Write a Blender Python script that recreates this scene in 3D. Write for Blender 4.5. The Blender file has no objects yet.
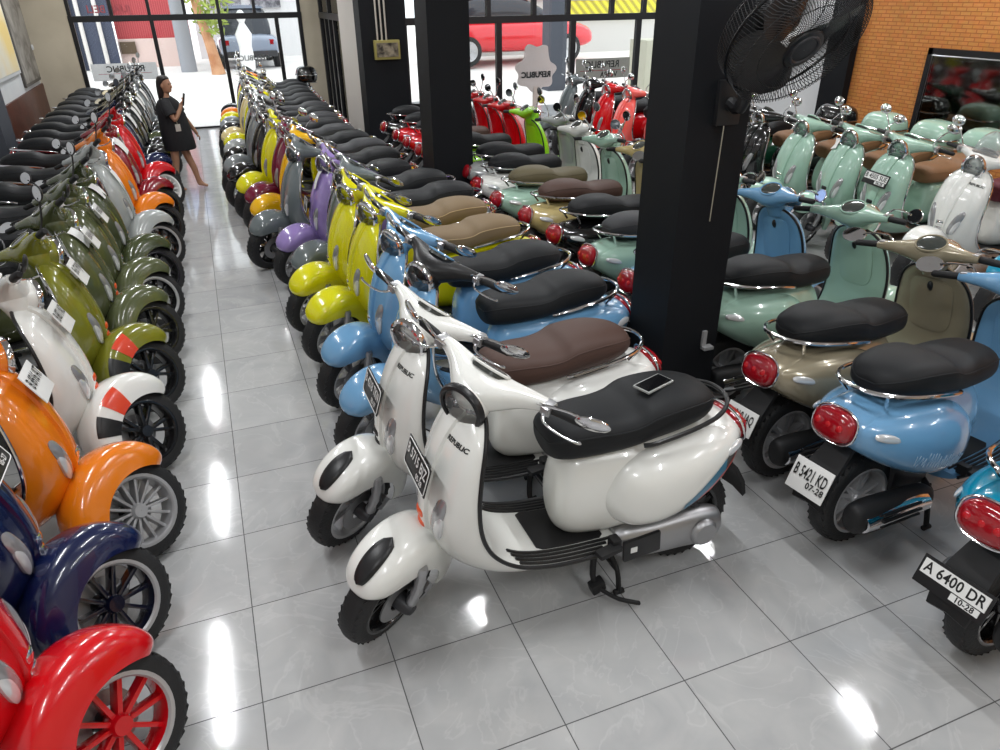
import bpy, bmesh, math, random
from mathutils import Vector, Matrix
random.seed(7)
PI = math.pi
sc = bpy.context.scene
col = sc.collection
def V(*a): return Vector(a)
def lerp(a, b, t): return a + (b - a) * t
def cr(pts, t):
    """Catmull-Rom through equal-length tuples, t in 0..len-1"""
    n = len(pts); i = min(int(t), n - 2); f = t - i
    p0 = pts[max(i - 1, 0)]; p1 = pts[i]; p2 = pts[i + 1]; p3 = pts[min(i + 2, n - 1)]
    return tuple(0.5 * (2 * b + (c - a) * f + (2 * a - 5 * b + 4 * c - d) * f * f + (3 * b - a - 3 * c + d) * f ** 3)
                 for a, b, c, d in zip(p0, p1, p2, p3))
def smooth_path(pts, n):
    return [Vector(cr([tuple(p) for p in pts], k * (len(pts) - 1) / n)) for k in range(n + 1)]

# ------------------------------------------------------------ materials
MATS = {}
def mat(name, color, rough=0.5, metal=0.0, coat=0.0, emit=None, estr=0.0, spec=0.5, trans=0.0, ior=1.45):
    if name in MATS: return MATS[name]
    m = bpy.data.materials.new(name); m.use_nodes = True
    b = m.node_tree.nodes['Principled BSDF']
    b.inputs['Base Color'].default_value = (*color, 1)
    b.inputs['Roughness'].default_value = rough
    b.inputs['Metallic'].default_value = metal
    b.inputs['Coat Weight'].default_value = coat
    b.inputs['Coat Roughness'].default_value = 0.04
    b.inputs['Specular IOR Level'].default_value = spec
    b.inputs['Transmission Weight'].default_value = trans
    b.inputs['IOR'].default_value = ior
    if emit:
        b.inputs['Emission Color'].default_value = (*emit, 1); b.inputs['Emission Strength'].default_value = estr
    MATS[name] = m
    return m
def srgb(r, g, b):
    f = lambda c: (c / 255 / 12.92) if c / 255 <= 0.04045 else ((c / 255 + 0.055) / 1.055) ** 2.4
    return (f(r), f(g), f(b))
def paint(name, r, g, b, rough=0.22, metal=0.0):
    return mat('paint ' + name, srgb(r, g, b), rough, metal, 0.9)
def nodes(m): return m.node_tree.nodes, m.node_tree.links
def noise_bump(m, scale, strength, dist=0.01):
    n, l = nodes(m); b = n['Principled BSDF']
    tc = n.new('ShaderNodeTexCoord'); t = n.new('ShaderNodeTexNoise'); t.inputs['Scale'].default_value = scale
    bp = n.new('ShaderNodeBump'); bp.inputs['Strength'].default_value = strength; bp.inputs['Distance'].default_value = dist
    l.new(tc.outputs['Object'], t.inputs['Vector']); l.new(t.outputs['Fac'], bp.inputs['Height']); l.new(bp.outputs['Normal'], b.inputs['Normal'])
    return m

# ------------------------------------------------------------ mesh builder
class MB:
    def __init__(s): s.v = []; s.f = []
    def add(s, verts, faces):
        o = len(s.v); s.v += [tuple(p) for p in verts]; s.f += [tuple(i + o for i in f) for f in faces]; return s
    def loft(s, rings, cap0=True, cap1=True, closed=True):
        n = len(rings[0]); v = [p for r in rings for p in r]; f = []
        for i in range(len(rings) - 1):
            for j in range(n if closed else n - 1):
                k = (j + 1) % n
                f.append((i * n + j, i * n + k, (i + 1) * n + k, (i + 1) * n + j))
        if closed and cap0: f.append(tuple(range(n))[::-1])
        if closed and cap1: f.append(tuple((len(rings) - 1) * n + j for j in range(n)))
        return s.add(v, f)
    def tube(s, path, r, n=8, closed=False, flat=1.0):
        path = [Vector(p) for p in path]; rings = []; m = len(path)
        up = None
        for i, p in enumerate(path):
            if closed: d = path[(i + 1) % m] - path[i - 1]
            else: d = path[min(i + 1, m - 1)] - path[max(i - 1, 0)]
            d.normalize()
            if up is None:
                up = Vector((0, 0, 1)) if abs(d.z) < 0.9 else Vector((1, 0, 0))
            a = d.cross(up)
            if a.length < 1e-5: a = d.orthogonal()
            a.normalize(); b = a.cross(d).normalized(); up = b
            rr = r[i] if isinstance(r, (list, tuple)) else r
            rings.append([p + a * (rr * math.cos(2 * PI * j / n)) + b * (rr * flat * math.sin(2 * PI * j / n)) for j in range(n)])
        if closed:
            rings.append(rings[0]); return s.loft(rings, False, False)
        return s.loft(rings)
    def box(s, c, d, M=None, bevel=0.0):
        bm = bmesh.new(); bmesh.ops.create_cube(bm, size=1)
        for v in bm.verts: v.co = Vector((v.co.x * d[0], v.co.y * d[1], v.co.z * d[2]))
        if bevel > 0: bmesh.ops.bevel(bm, geom=list(bm.edges), offset=bevel, segments=2, affect='EDGES', profile=0.7)
        bm.verts.index_update()
        vs = [(M @ v.co if M else v.co) + Vector(c) for v in bm.verts]; fs = [tuple(v.index for v in f.verts) for f in bm.faces]
        bm.free(); return s.add(vs, fs)
    def box2(s, a, b, bevel=0.0):
        return s.box([(a[i] + b[i]) / 2 for i in range(3)], [abs(b[i] - a[i]) for i in range(3)], None, bevel)
    def lathe(s, prof, M=None, n=24, capped=False, a0=0, a1=2 * PI):
        """prof: (radius, height) pairs, revolved about local z"""
        full = abs(a1 - a0 - 2 * PI) < 1e-6
        rings = []
        for r, h in prof:
            ring = [Vector((r * math.cos(a0 + (a1 - a0) * j / n), r * math.sin(a0 + (a1 - a0) * j / n), h)) for j in range(n if full else n + 1)]
            rings.append([M @ p for p in ring] if M else ring)
        return s.loft(rings, capped, capped, closed=full)
    def ellipsoid(s, c, r, M=None, nu=16, nv=10, ex=1.0):
        rings = []
        for i in range(nv + 1):
            th = -PI / 2 + PI * i / nv
            if i in (0, nv): th *= 0.985
            cz, sz = math.cos(th), math.sin(th)
            g = lambda x: math.copysign(abs(x) ** ex, x)
            ring = []
            for j in range(nu):
                a = 2 * PI * j / nu
                p = Vector((r[0] * g(cz) * g(math.cos(a)), r[1] * g(cz) * g(math.sin(a)), r[2] * g(sz)))
                ring.append((M @ p if M else p) + Vector(c))
            rings.append(ring)
        return s.loft(rings)
    def mirror_y(s):
        n = len(s.v); v = [(x, -y, z) for x, y, z in s.v]; f = [tuple(reversed(q)) for q in s.f]
        m = MB(); m.v = v; m.f = f; return m
    def mesh(s, name, smooth=True, angle=35):
        me = bpy.data.meshes.new(name); me.from_pydata(s.v, [], s.f); me.validate()
        bm = bmesh.new(); bm.from_mesh(me); bmesh.ops.recalc_face_normals(bm, faces=bm.faces)
        for f in bm.faces: f.smooth = smooth
        if smooth:
            th = math.radians(angle)
            for e in bm.edges:
                if len(e.link_faces) == 2 and e.calc_face_angle(0) > th: e.smooth = False
        bm.to_mesh(me); bm.free()
        return me
def obj(name, me, m=None, parent=None, loc=None):
    if isinstance(me, MB): me = me.mesh(name)
    o = bpy.data.objects.new(name, me); col.objects.link(o)
    if m is not None:
        if len(me.materials) == 0: me.materials.append(None)
        o.material_slots[0].link = 'OBJECT'; o.material_slots[0].material = m
    if parent is not None: o.parent = parent
    if loc is not None: o.location = loc
    return o
def tag(o, label=None, cat=None, group=None, kind=None):
    if label: o['label'] = label
    if cat: o['category'] = cat
    if group: o['group'] = group
    if kind: o['kind'] = kind
    return o
def empty(name, loc=(0, 0, 0), rot=(0, 0, 0)):
    o = bpy.data.objects.new(name, None); col.objects.link(o); o.location = loc; o.rotation_euler = rot
    o.empty_display_size = 0.1
    return o
def struct(name, mb, m):
    o = obj(name, mb, m); o['kind'] = 'structure'; return o
def text_verts(s, size, spacing=1.0, bold=0.0):
    cu = bpy.data.curves.new('t', 'FONT'); cu.body = s; cu.size = size; cu.align_x = 'CENTER'; cu.align_y = 'CENTER'; cu.space_character = spacing
    cu.offset = bold; cu.resolution_u = 3
    o = bpy.data.objects.new('t', cu); col.objects.link(o)
    bpy.context.view_layer.update()
    me = bpy.data.meshes.new_from_object(o.evaluated_get(bpy.context.evaluated_depsgraph_get()))
    vs = [v.co.copy() for v in me.vertices]; fs = [tuple(p.vertices) for p in me.polygons]
    bpy.data.objects.remove(o); bpy.data.curves.remove(cu); bpy.data.meshes.remove(me)
    return vs, fs
def frame_matrix(origin, xdir, zdir):
    """columns: local x along xdir, local z along zdir"""
    z = Vector(zdir).normalized(); x = Vector(xdir); x = (x - z * x.dot(z)).normalized(); y = z.cross(x)
    M = Matrix((x, y, z)).transposed().to_4x4(); M.translation = Vector(origin); return M
def se_ring(n, f, e=2.0):
    """superellipse unit ring mapped through f(cx, cy)"""
    out = []
    for j in range(n):
        a = 2 * PI * j / n; c, s = math.cos(a), math.sin(a)
        out.append(f(math.copysign(abs(c) ** (2 / e), c), math.copysign(abs(s) ** (2 / e), s)))
    return out
# ------------------------------------------------------------ the scooter: x forward, y to its left, z up, origin on the floor between the wheels
FA, RA, WR = 0.67, -0.67, 0.232
AX0 = Vector((0.245, 0, 1.06)); AX1 = Vector((0.60, 0, 0.40)); AXD = (AX0 - AX1).normalized()
M_BLACK = mat('black plastic', (0.012, 0.012, 0.013), 0.35)
M_MATT = mat('matt black', (0.010, 0.010, 0.011), 0.6)
M_RUBBER = noise_bump(mat('tyre rubber', (0.014, 0.014, 0.015), 0.62), 90, 0.25)
M_CHROME = mat('chrome', (0.78, 0.78, 0.80), 0.10, 1.0)
M_ALU = mat('cast aluminium', (0.42, 0.42, 0.43), 0.38, 0.85)
M_SILVER = mat('silver wheel paint', (0.50, 0.50, 0.51), 0.32, 0.5)
M_BRIM = mat('gloss black wheel paint', (0.012, 0.012, 0.013), 0.2, 0.0, 0.5)
M_DARK = mat('dark steel', (0.06, 0.06, 0.065), 0.45, 0.7)
M_SEAT = noise_bump(mat('black seat vinyl', (0.011, 0.012, 0.0135), 0.55, spec=0.28), 220, 0.15, 0.002)
M_RED = mat('red lamp plastic', (0.30, 0.004, 0.010), 0.08, 0, 0.8)
M_CLEAR = mat('clear lamp plastic', (0.72, 0.73, 0.74), 0.12, 0.35, 0.8)
M_INDIC = mat('smoked lamp plastic', (.36, .36, .37), .15, .4, .8)
M_AMBER = mat('amber plastic', srgb(240, 90, 30), 0.25, 0, 0.6)
M_ORSLOT = mat('orange enamel', srgb(226, 84, 34), 0.3, 0, 0.5)
M_PIPING = mat('pale seat piping', srgb(176, 150, 110), 0.5)
M_WHITEP = mat('white plate enamel', (0.80, 0.80, 0.78), 0.35)
M_INK = mat('black ink', (0.01, 0.01, 0.01), 0.5)
M_PAPER = mat('white paper', (0.78, 0.78, 0.76), 0.8)
def thin_glass(name='lamp glass', k=1.35):
    m = bpy.data.materials.new(name); m.use_nodes = True; n, l = nodes(m); n.clear()
    o = n.new('ShaderNodeOutputMaterial'); t = n.new('ShaderNodeBsdfTransparent'); g = n.new('ShaderNodeBsdfGlossy'); g.inputs['Roughness'].default_value = .02
    t.inputs['Color'].default_value = (.95, .97, .97, 1)
    f = n.new('ShaderNodeFresnel'); f.inputs['IOR'].default_value = k; x = n.new('ShaderNodeMixShader')
    l.new(f.outputs[0], x.inputs[0]); l.new(t.outputs[0], x.inputs[1]); l.new(g.outputs[0], x.inputs[2]); l.new(x.outputs[0], o.inputs[0])
    return m
M_GLASS = thin_glass()
M_REFL = mat('lamp reflector', (0.80, 0.80, 0.82), 0.38, 0.5)

# station: edge x, edge z, half width, outer bulge, inner bulge, outward angle
SH = [(.360, 1.005, .055, .020, .012, 22), (.373, .98, .125, .045, .016, 22), (.397, .92, .182, .075, .020, 20), (.425, .82, .212, .100, .020, 16),
      (.442, .69, .224, .125, .018, 9), (.432, .565, .224, .150, .016, 0), (.385, .46, .218, .165, .014, -18), (.295, .38, .214, .125, .012, -50),
      (.18, .340, .214, .075, .010, -80), (.05, .322, .214, .055, .008, -90), (-.10, .315, .212, .055, .006, -90), (-.20, .315, .205, .055, .006, -90)]
def sh_station(t):
    x, z, w, bo, bi, a = cr(SH, max(0, min(len(SH) - 1.0001, t))); a = math.radians(a)
    return Vector((x, 0, z)), w, bo, bi, Vector((math.cos(a), 0, math.sin(a)))
def sh_pt(t, y, side=1, off=0.0):
    E, w, bo, bi, n = sh_station(t); u = max(-1, min(1, y / w))
    if side > 0:
        h = bo * max(0, 1 - abs(u) ** (2.3 + .9 * max(0, min(1, (6 - t) / 2)))) ** (.72 - .08 * max(0, min(1, (6 - t) / 2))) + off
        h += 0.010 * math.exp(-(y / 0.05) ** 2) * (1 if t < 6.5 else 0)
    else: h = -bi * max(0, 1 - abs(u) ** 4) ** 0.6 - off
    return E + Vector((0, y, 0)) + n * h
def sh_frame(t, y, side=1):
    p = sh_pt(t, y, side); a = sh_pt(t + .05, y, side) - sh_pt(t - .05, y, side); b = sh_pt(t, y + .005, side) - sh_pt(t, y - .005, side)
    n = a.cross(b).normalized()
    ref = sh_station(t)[4] * (1 if side > 0 else -1)
    if n.dot(ref) < 0: n = -n
    return p, n, a.normalized()
def drape(t0, y0, ht, hy, h, rot=0.0, shape=None, side=1, nr=5, na=20, lift=0.003):
    """a domed patch on the shield: ht in stations, hy in metres"""
    mb = MB(); rings = []
    for i in range(nr + 1):
        r = i / nr; ring = []
        for j in range(na):
            a = 2 * PI * j / na; cx, cy = (math.cos(a), math.sin(a)) if shape is None else shape(a)
            rr = max(r, 0.02)
            t = t0 + rr * cx * ht; y = y0 + rr * (cy * hy + rot * cx)
            p, n, _ = sh_frame(t, y, side)
            ring.append(p + n * (lift + h * (1 - r ** 3)))
        rings.append(ring)
    last = []
    for j in range(na):
        a = 2 * PI * j / na; cx, cy = (math.cos(a), math.sin(a)) if shape is None else shape(a)
        p, n, _ = sh_frame(t0 + cx * ht, y0 + cy * hy + rot * cx, side); last.append(p - n * 0.004)
    rings.append(last)
    return mb.loft(rings, True, True)
def sq(e):
    def f(a):
        c, s = math.cos(a), math.sin(a)
        return math.copysign(abs(c) ** (2 / e), c), math.copysign(abs(s) ** (2 / e), s)
    return f
def strip(tlist, y_fn, side, r, flat=0.5):
    return [sh_frame(t, y_fn(t), side)[0] + sh_frame(t, y_fn(t), side)[1] * r * 0.3 for t in tlist]

P = []     # part table: name, mesh, default material key, parent index, steered, level needed, tags
def gx(x):
    t = max(0, min(1, (x + .5) / .5)); return x - .085 * t * t * (3 - 2 * t)
FIXED = ('front_tyre', 'front_rim', 'rim_edge', 'rear_tyre', 'rear_rim', 'brake_disc', 'fork_arm', 'front_damper', 'front_fender', 'fender_crest', 'red_fender_stripe', 'dark_fender_stripe', 'fender_ridge')
def part(name, mb, key, parent=-1, steer=False, level=0, opt=None, angle=35):
    if isinstance(mb, MB) and name not in FIXED: mb.v = [(gx(a), b, c) for a, b, c in mb.v]
    P.append(dict(name=name, me=mb.mesh(name, True, angle) if isinstance(mb, MB) else mb, key=key, parent=parent, steer=steer, level=level, opt=opt))
    P[-1]['me'].materials.append(None)
    return len(P) - 1

# wheels -------------------------------------------------------
def tyre(cx):
    mb = MB(); prof = []
    for k in range(17):
        a = PI * k / 16; c, s = math.cos(a), math.sin(a)
        prof.append((0.165 + (WR - 0.165) * abs(s) ** 0.75, -0.056 * math.copysign(abs(c) ** 0.8, c)))
    M = Matrix.Translation((cx, 0, WR)) @ Matrix.Rotation(PI / 2, 4, 'X')
    mb.lathe(prof, M, 40)
    for k in range(34):                                  # tread grooves: narrow ribs barely proud of the crown
        a = 2 * PI * k / 34
        for q in (-1, 1):
            c = Vector((cx + math.cos(a) * (WR - .0212), q * 0.024, WR + math.sin(a) * (WR - .0212)))
            R = Matrix.Rotation(-a, 3, 'Y') @ Matrix.Rotation(-q * 0.42, 3, 'X')
            mb.box(c, (0.026, 0.034, 0.026), R)
    return mb
def rim(cx, kind):
    mb = MB(); M = Matrix.Translation((cx, 0, WR)) @ Matrix.Rotation(PI / 2, 4, 'X')
    mb.lathe([(0.168, -0.05), (0.150, -0.046), (0.146, -0.02), (0.146, 0.02), (0.150, 0.046), (0.168, 0.05)], M, 36)
    mb.lathe([(0.001, -0.045), (0.030, -0.045), (0.036, -0.035), (0.040, 0.0), (0.036, 0.035), (0.030, 0.045), (0.001, 0.045)], M, 18)
    ns, w, wid = {'five': (5, 0.11, 0.026), 'ten': (10, 0.0, 0.017), 'multi': (14, 0.0, 0.013)}[kind]
    for k in range(ns):
        a = 2 * PI * k / ns
        for s in ((-1, 1) if w else (0,)):
            a0, a1 = a + s * w * 0.8, a + s * w * 1.9
            for y in (0.016,):
                p0 = Vector((cx + 0.03 * math.cos(a0), 0, WR + 0.03 * math.sin(a0))); p1 = Vector((cx + 0.152 * math.cos(a1), 0, WR + 0.152 * math.sin(a1)))
                d = (p1 - p0); L = d.length; ang = math.atan2(d.z, d.x)
                mb.box((p0 + p1) / 2, (L, 0.05, wid * 0.75 if w else wid), Matrix.Rotation(-ang, 3, 'Y'), 0.004)
    return mb
def lip(cx):
    mb = MB(); M = Matrix.Translation((cx, 0, WR)) @ Matrix.Rotation(PI / 2, 4, 'X')
    for s in (-1, 1):
        mb.lathe([(0.171, s * 0.046), (0.172, s * 0.054), (0.166, s * 0.0565), (0.154, s * 0.055), (0.148, s * 0.046), (0.171, s * 0.046)], M, 40)
    return mb
I_FW = part('front_tyre', tyre(FA), 'tyre', steer=True)
for kd in ('five', 'ten', 'multi'): part('front_rim', rim(FA, kd), 'rim', I_FW, opt='rim_' + kd)
part('rim_edge', lip(FA), 'lip', I_FW, level=1)
I_RW = part('rear_tyre', tyre(RA), 'tyre')
for kd in ('five', 'ten', 'multi'): part('rear_rim', rim(RA, kd), 'rim', I_RW, opt='rim_' + kd)
part('rim_edge', lip(RA), 'lip', I_RW, level=1)
mb = MB().lathe([(0.05, .060), (0.105, .060), (0.105, .066), (0.05, .066), (0.05, .060)], Matrix.Translation((FA, 0, WR)) @ Matrix.Rotation(-PI / 2, 4, 'X'), 28)
part('brake_disc', mb, 'alu', I_FW, level=2)
# fork: single arm on the left, disc caliper
mb = MB()
mb.tube(smooth_path([(0.56, 0.03, .50), (0.60, 0.085, .42), (0.615, 0.10, .33), (0.60, .10, .25)], 10), [.026] * 4 + [.024] * 7, 10)
mb.tube([(0.59, .10, .26), (0.67, .095, .232)], .026, 10)
mb.lathe([(0.001, .135), (.022, .135), (.03, .12), (.036, .09), (.036, .04)], Matrix.Translation((FA, 0, WR)) @ Matrix.Rotation(-PI / 2, 4, 'X'), 14)
part('fork_arm', mb, 'dark', steer=True, level=1)
mb = MB().box((0.56, .085, .215), (.07, .05, .045), Matrix.Rotation(.6, 3, 'Y'), .01)
mb.tube(smooth_path([(0.625, .12, .46), (.64, .125, .36), (.665, .118, .26)], 8), [.019, .024, .019, .024, .019, .024, .019, .024, .019], 10)
part('front_damper', mb, 'alu', steer=True, level=2)
# front fender ---------------------------------------------------
FEN = [(44, .246, .236, .020), (47, .266, .230, .052), (54, .288, .226, .084), (67, .311, .222, .104), (84, .328, .218, .115), (104, .337, .214, .120),
       (126, .337, .210, .121), (148, .328, .206, .118), (170, .314, .204, .113), (195, .298, .206, .102)]
def fen_pt(fi, s, off=0.0):
    """fi in stations, s in -1..1 across"""
    ph, rt, re, hw = cr(FEN, max(0, min(len(FEN) - 1.0001, fi))); ph = math.radians(ph)
    a = s * PI / 2 * 1.12; cs, sn = math.cos(a), math.sin(a)
    y = hw * math.copysign(abs(sn) ** 0.68, sn); rho = re + (rt - re) * (max(0, cs) ** 0.66 if cs > 0 else cs * 1.2)
    c = Vector((FA, 0, WR)); rd = Vector((math.cos(ph), 0, math.sin(ph)))
    p = c + rd * rho + Vector((0, y, 0))
    nn = (rd * max(cs, 0.0) + Vector((0, sn, 0))).normalized()
    return p + nn * off
def fen_surface():
    mb = MB(); rings = []
    for i in range(31):
        fi = i * (len(FEN) - 1) / 30
        ring = [fen_pt(fi, -1 + 2 * j / 22) for j in range(23)] + [fen_pt(fi, 1 - 2 * j / 22, -0.007) for j in range(23)]
        rings.append(ring)
    return mb.loft(rings)
I_FEN = part('front_fender', fen_surface(), 'body', steer=True, angle=50)
def fen_patch(f0, f1, s0, s1, off, oval=False):
    mb = MB(); rings = []
    n = 14
    for i in range(n + 1):
        f = f0 + (f1 - f0) * i / n; k = math.sqrt(max(0.0004, 1 - (2 * i / n - 1) ** 2)) if oval else 1
        sm, hs = (s0 + s1) / 2, (s1 - s0) / 2 * k
        rings.append([fen_pt(f, sm - hs + 2 * hs * j / 6, off * (1 - abs(2 * j / 6 - 1) ** 3 * 0.8) + .001) for j in range(7)] + [fen_pt(f, sm + hs - 2 * hs * j / 6, -.003) for j in range(7)])
    return mb.loft(rings)
part('fender_crest', fen_patch(1.9, 4.3, -.13, .13, .012, True), 'crest', I_FEN, level=1, opt='crest')
mb = fen_patch(5.5, 6.5, -1.0, -.48, .002); part('red_fender_stripe', mb, 'stripe_red', I_FEN, level=1, opt='stripe')
mb = fen_patch(7.0, 8.0, -1.0, -.48, .002); part('dark_fender_stripe', mb, 'black', I_FEN, level=1, opt='stripe')
mb = MB().tube([fen_pt(f / 4, 0, .004) for f in range(5, 21)], [.004] + [.009] * 14 + [.004], 8, flat=1.4)
part('fender_ridge', mb, 'chrome', I_FEN, level=1, opt='ridge')
# leg shield with floor -------------------------------------------
def shield():
    rings = []; N = 66; no, ni = 24, 16
    for i in range(N + 1):
        t = i * (len(SH) - 1) / N; w = sh_station(t)[1]
        ring = [sh_pt(t, -w * math.cos(PI * j / no)) for j in range(no + 1)] + [sh_pt(t, w * math.cos(PI * j / ni), -1) for j in range(1, ni)]
        rings.append(ring)
    return MB().loft(rings)
I_SH = part('leg_shield', shield(), 'body', angle=60)
ts = [10.9 - 10.9 * k / 60 for k in range(61)]
edge = [sh_station(t)[0] + Vector((0, sh_station(t)[1] + .002, 0)) for t in ts]
path = edge + [sh_station(0)[0] + Vector((0, 0, .008))] + [Vector((p.x, -p.y, p.z)) for p in reversed(edge)]
part('shield_edge_trim', MB().tube(path, .0085, 8), 'trim', I_SH)
# horn cover: the raised centre strip
def horn():
    rings = []
    for i in range(25):
        t = 0.9 + (5.75 - 0.9) * i / 24; w = lerp(.052, .034, i / 24)
        top = [sh_frame(t, y)[0] + sh_frame(t, y)[1] * (.016 if abs(y) < w * .8 else .013) for y in (-w, -w * .7, -w * .3, 0, w * .3, w * .7, w)]
        bot = [sh_pt(t, y, 1, -.006) for y in (w * 1.12, 0, -w * 1.12)]
        rings.append(top + bot)
    return MB().loft(rings)
I_HC = part('horn_cover', horn(), 'body', I_SH, level=1)
for k, tt in enumerate((4.85, 5.18, 5.5)):
    mb = drape(tt, 0, .115, .030, .006, shape=sq(4), lift=.017)
    part('grille_slot', mb, 'slot', I_HC, level=2)
for s in (1, -1):
    mb = drape(4.68, s * .108, .72, .031, .012, rot=-s * .030, shape=sq(2.4)); part('front_indicator', mb, 'indic', I_SH, level=1)
    mb = drape(4.93, s * .116, .42, .019, .008, rot=-s * .018, shape=sq(2.4), lift=.011); part('indicator_reflector', mb, 'clear', len(P) - 1, level=2)
# floor: mat, ribs
mb = MB(); rows = []
for i in range(13):
    t = 8.05 + (10.35 - 8.05) * i / 12; hw = .125 if 0 < i < 12 else .11
    rows.append([sh_pt(t, -hw + 2 * hw * j / 8, -1, .006) for j in range(9)] + [sh_pt(t, hw - 2 * hw * j / 8, -1, -.004) for j in range(9)])
part('floor_mat', mb.loft(rows), 'matt', I_SH, level=1)
mb = MB()
for s in (1, -1):
    for k, y in enumerate((.140, .160, .180, .199)):
        a, b = 6.75 + .12 * k, 10.5 - .25 * k
        part('floor_rib', MB().tube([sh_pt(lerp(a, b, q / 16), s * y, -1, .002) for q in range(17)], .0075, 6), 'black', I_SH, level=1)
# inner glove panel on the rear of the shield with keyhole
mb = drape(3.1, 0, 1.35, .125, .010, shape=sq(4), side=-1); part('glove_box', mb, 'body', I_SH, level=1)
mb = drape(2.2, 0, .32, .016, .012, shape=sq(2), side=-1, lift=.012); part('bag_hook', mb, 'black', len(P) - 1, level=2)
# REPUBLIC sticker of the dealer
def shield_text(s, size, t0, y0, bold=.0):
    vs, fs = text_verts(s, size, 1.0, bold); mb = MB(); out = []
    zc = sh_pt(t0, y0)
    for v in vs:
        # reading direction: from the rider's right to the rider's left as seen from the front
        t = t0 - v.y / 0.105; p, n, _ = sh_frame(t, y0 + v.x); out.append(p + n * .0025)
    return mb.add(out, fs)
mb = shield_text('REPUBLIC', .026, 2.35, .108, .0009); part('dealer_sticker', mb, 'ink', I_SH, level=2, opt='dealer')
mb = shield_text('JAKARTA', .010, 2.60, .112); part('dealer_sticker', mb, 'ink', I_SH, level=2, opt='none')
# neck between shield and headset
mb = MB().loft([se_ring(20, lambda a, b, q=q: Vector((q[0] + a * q[2], b * q[3], q[1]))) for q in
     [cr([(.395, .95, .055, .07), (.38, .995, .06, .08), (.37, 1.03, .07, .088), (.365, 1.06, .07, .085)], k * 3 / 9) for k in range(10)]])
part('headset_neck', mb, 'body')
def fx(x): return x if x > -.2 else -.2 + (x + .2) * .84
# rear body -------------------------------------------------------
RB = [(.065, .40, .56, .06, 2), (.045, .35, .66, .10, 2.2), (-.02, .315, .725, .130, 2.6), (-.18, .31, .745, .158, 2.8), (-.38, .335, .755, .182, 2.8), (-.58, .40, .76, .186, 2.6),
      (-.76, .47, .752, .172, 2.4), (-.90, .535, .738, .145, 2.4), (-.98, .575, .708, .110, 2.4), (-1.02, .605, .68, .07, 2.2), (-1.028, .63, .66, .03, 2)]
RB = [(fx(q[0]),) + q[1:] for q in RB]
def xloft(S, nseg, n=28):
    rings = []
    for i in range(nseg + 1):
        x, zb, zt, hw, e = cr(S, i * (len(S) - 1) / nseg); hw = max(hw, .004); zm, hz = (zb + zt) / 2, max((zt - zb) / 2, .004)
        rings.append(se_ring(n, lambda a, b: Vector((x, a * hw, zm + b * hz)), e))
    return MB().loft(rings)
I_RB = part('rear_body', xloft(RB, 44), 'body', angle=60)
CW = [(-.115, .50, .55, .125), (-.135, .45, .60, .165), (-.19, .40, .66, .208), (-.30, .365, .705, .243), (-.45, .365, .73, .264), (-.60, .395, .738, .262), (-.74, .45, .735, .238),
      (-.86, .51, .722, .194), (-.95, .565, .70, .136), (-.99, .605, .675, .09), (-1.0, .63, .65, .05)]
CW = [(fx(q[0]),) + q[1:] for q in CW]
def cowl():
    rings = []
    for i in range(41):
        x, zb, zt, yo = cr(CW, i * (len(CW) - 1) / 40); zm, hz = lerp(zb, zt, .5), (zt - zb) / 2
        r = []
        for j in range(25):
            a = -PI / 2 + PI * j / 24; c, s = math.cos(a), math.sin(a)
            r.append(Vector((x, .03 + (yo - .03) * abs(c) ** .55, zm + hz * math.copysign(abs(s) ** .92, s))))
        rings.append(r)
    return MB().loft(rings)
cw = cowl()
def cowl_y(x, z):
    # outer y of the cowl at x, z
    t = min(range(401), key=lambda k: abs(cr(CW, k * (len(CW) - 1) / 400.01)[0] - x)) * (len(CW) - 1) / 400.01
    _, zb, zt, yo = cr(CW, t); q = max(-1, min(1, (z - (zb + zt) / 2) / ((zt - zb) / 2))); s = abs(q) ** (1 / .92)
    return .03 + (yo - .03) * max(0, 1 - s * s) ** .275
I_CL = part('side_cowl', cw, 'body', angle=60); I_CR = part('side_cowl', cowl().mirror_y(), 'body', angle=60)
def cowl_patch(pts_lo, pts_hi, s, off=.003):
    """quad strip draped on the cowl between two x,z polylines"""
    mb = MB(); rings = []
    for (x0, z0), (x1, z1) in zip(pts_lo, pts_hi):
        row = []
        for j in range(6):
            x, z = lerp(x0, x1, j / 5), lerp(z0, z1, j / 5); row.append(Vector((x, s * (cowl_y(x, z) + off), z)))
        rings.append(row)
    return mb.loft(rings, False, False, closed=False)
def cw_z(x, f):
    t = min(range(401), key=lambda k: abs(cr(CW, k * (len(CW) - 1) / 400.01)[0] - x)) * (len(CW) - 1) / 400.01
    _, zb, zt, yo = cr(CW, t); return zb + (zt - zb) * f
SX = [-.50, -.57, -.64, -.71, -.77, -.82]
lo = [(x, cw_z(x, f)) for x, f in zip(SX, (.08, .11, .15, .20, .27, .34))]; hi = [(x, cw_z(x, f)) for x, f in zip(SX, (.30, .42, .52, .61, .68, .74))]
mid = [lerp(Vector(a), Vector(b), .45) for a, b in zip(lo, hi)]
part('red_cowl_stripe', cowl_patch(lo[1:], mid[1:], 1), 'stripe_red', I_CL, level=2, opt='cowl_stripe')
part('blue_cowl_stripe', cowl_patch(mid[:4], hi[:4], 1), 'stripe_blue', I_CL, level=2, opt='cowl_stripe')
part('black_cowl_stripe', cowl_patch(mid[3:], hi[3:], 1), 'black', I_CL, level=2, opt='cowl_stripe')
mb = MB(); pts = []
rr = random.Random(3)
for k in range(44):
    x = -.30 - .34 * k / 43; z = .45 + (.055 if k % 2 else -.028) * rr.uniform(.4, 1.0) + .08 * k / 43
    pts.append(Vector((x, -(cowl_y(x, z) + .002), z)))
part('cowl_scribble', MB().tube(pts, .0018, 4), 'pale', I_CR, level=2, opt='scribble')
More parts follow.
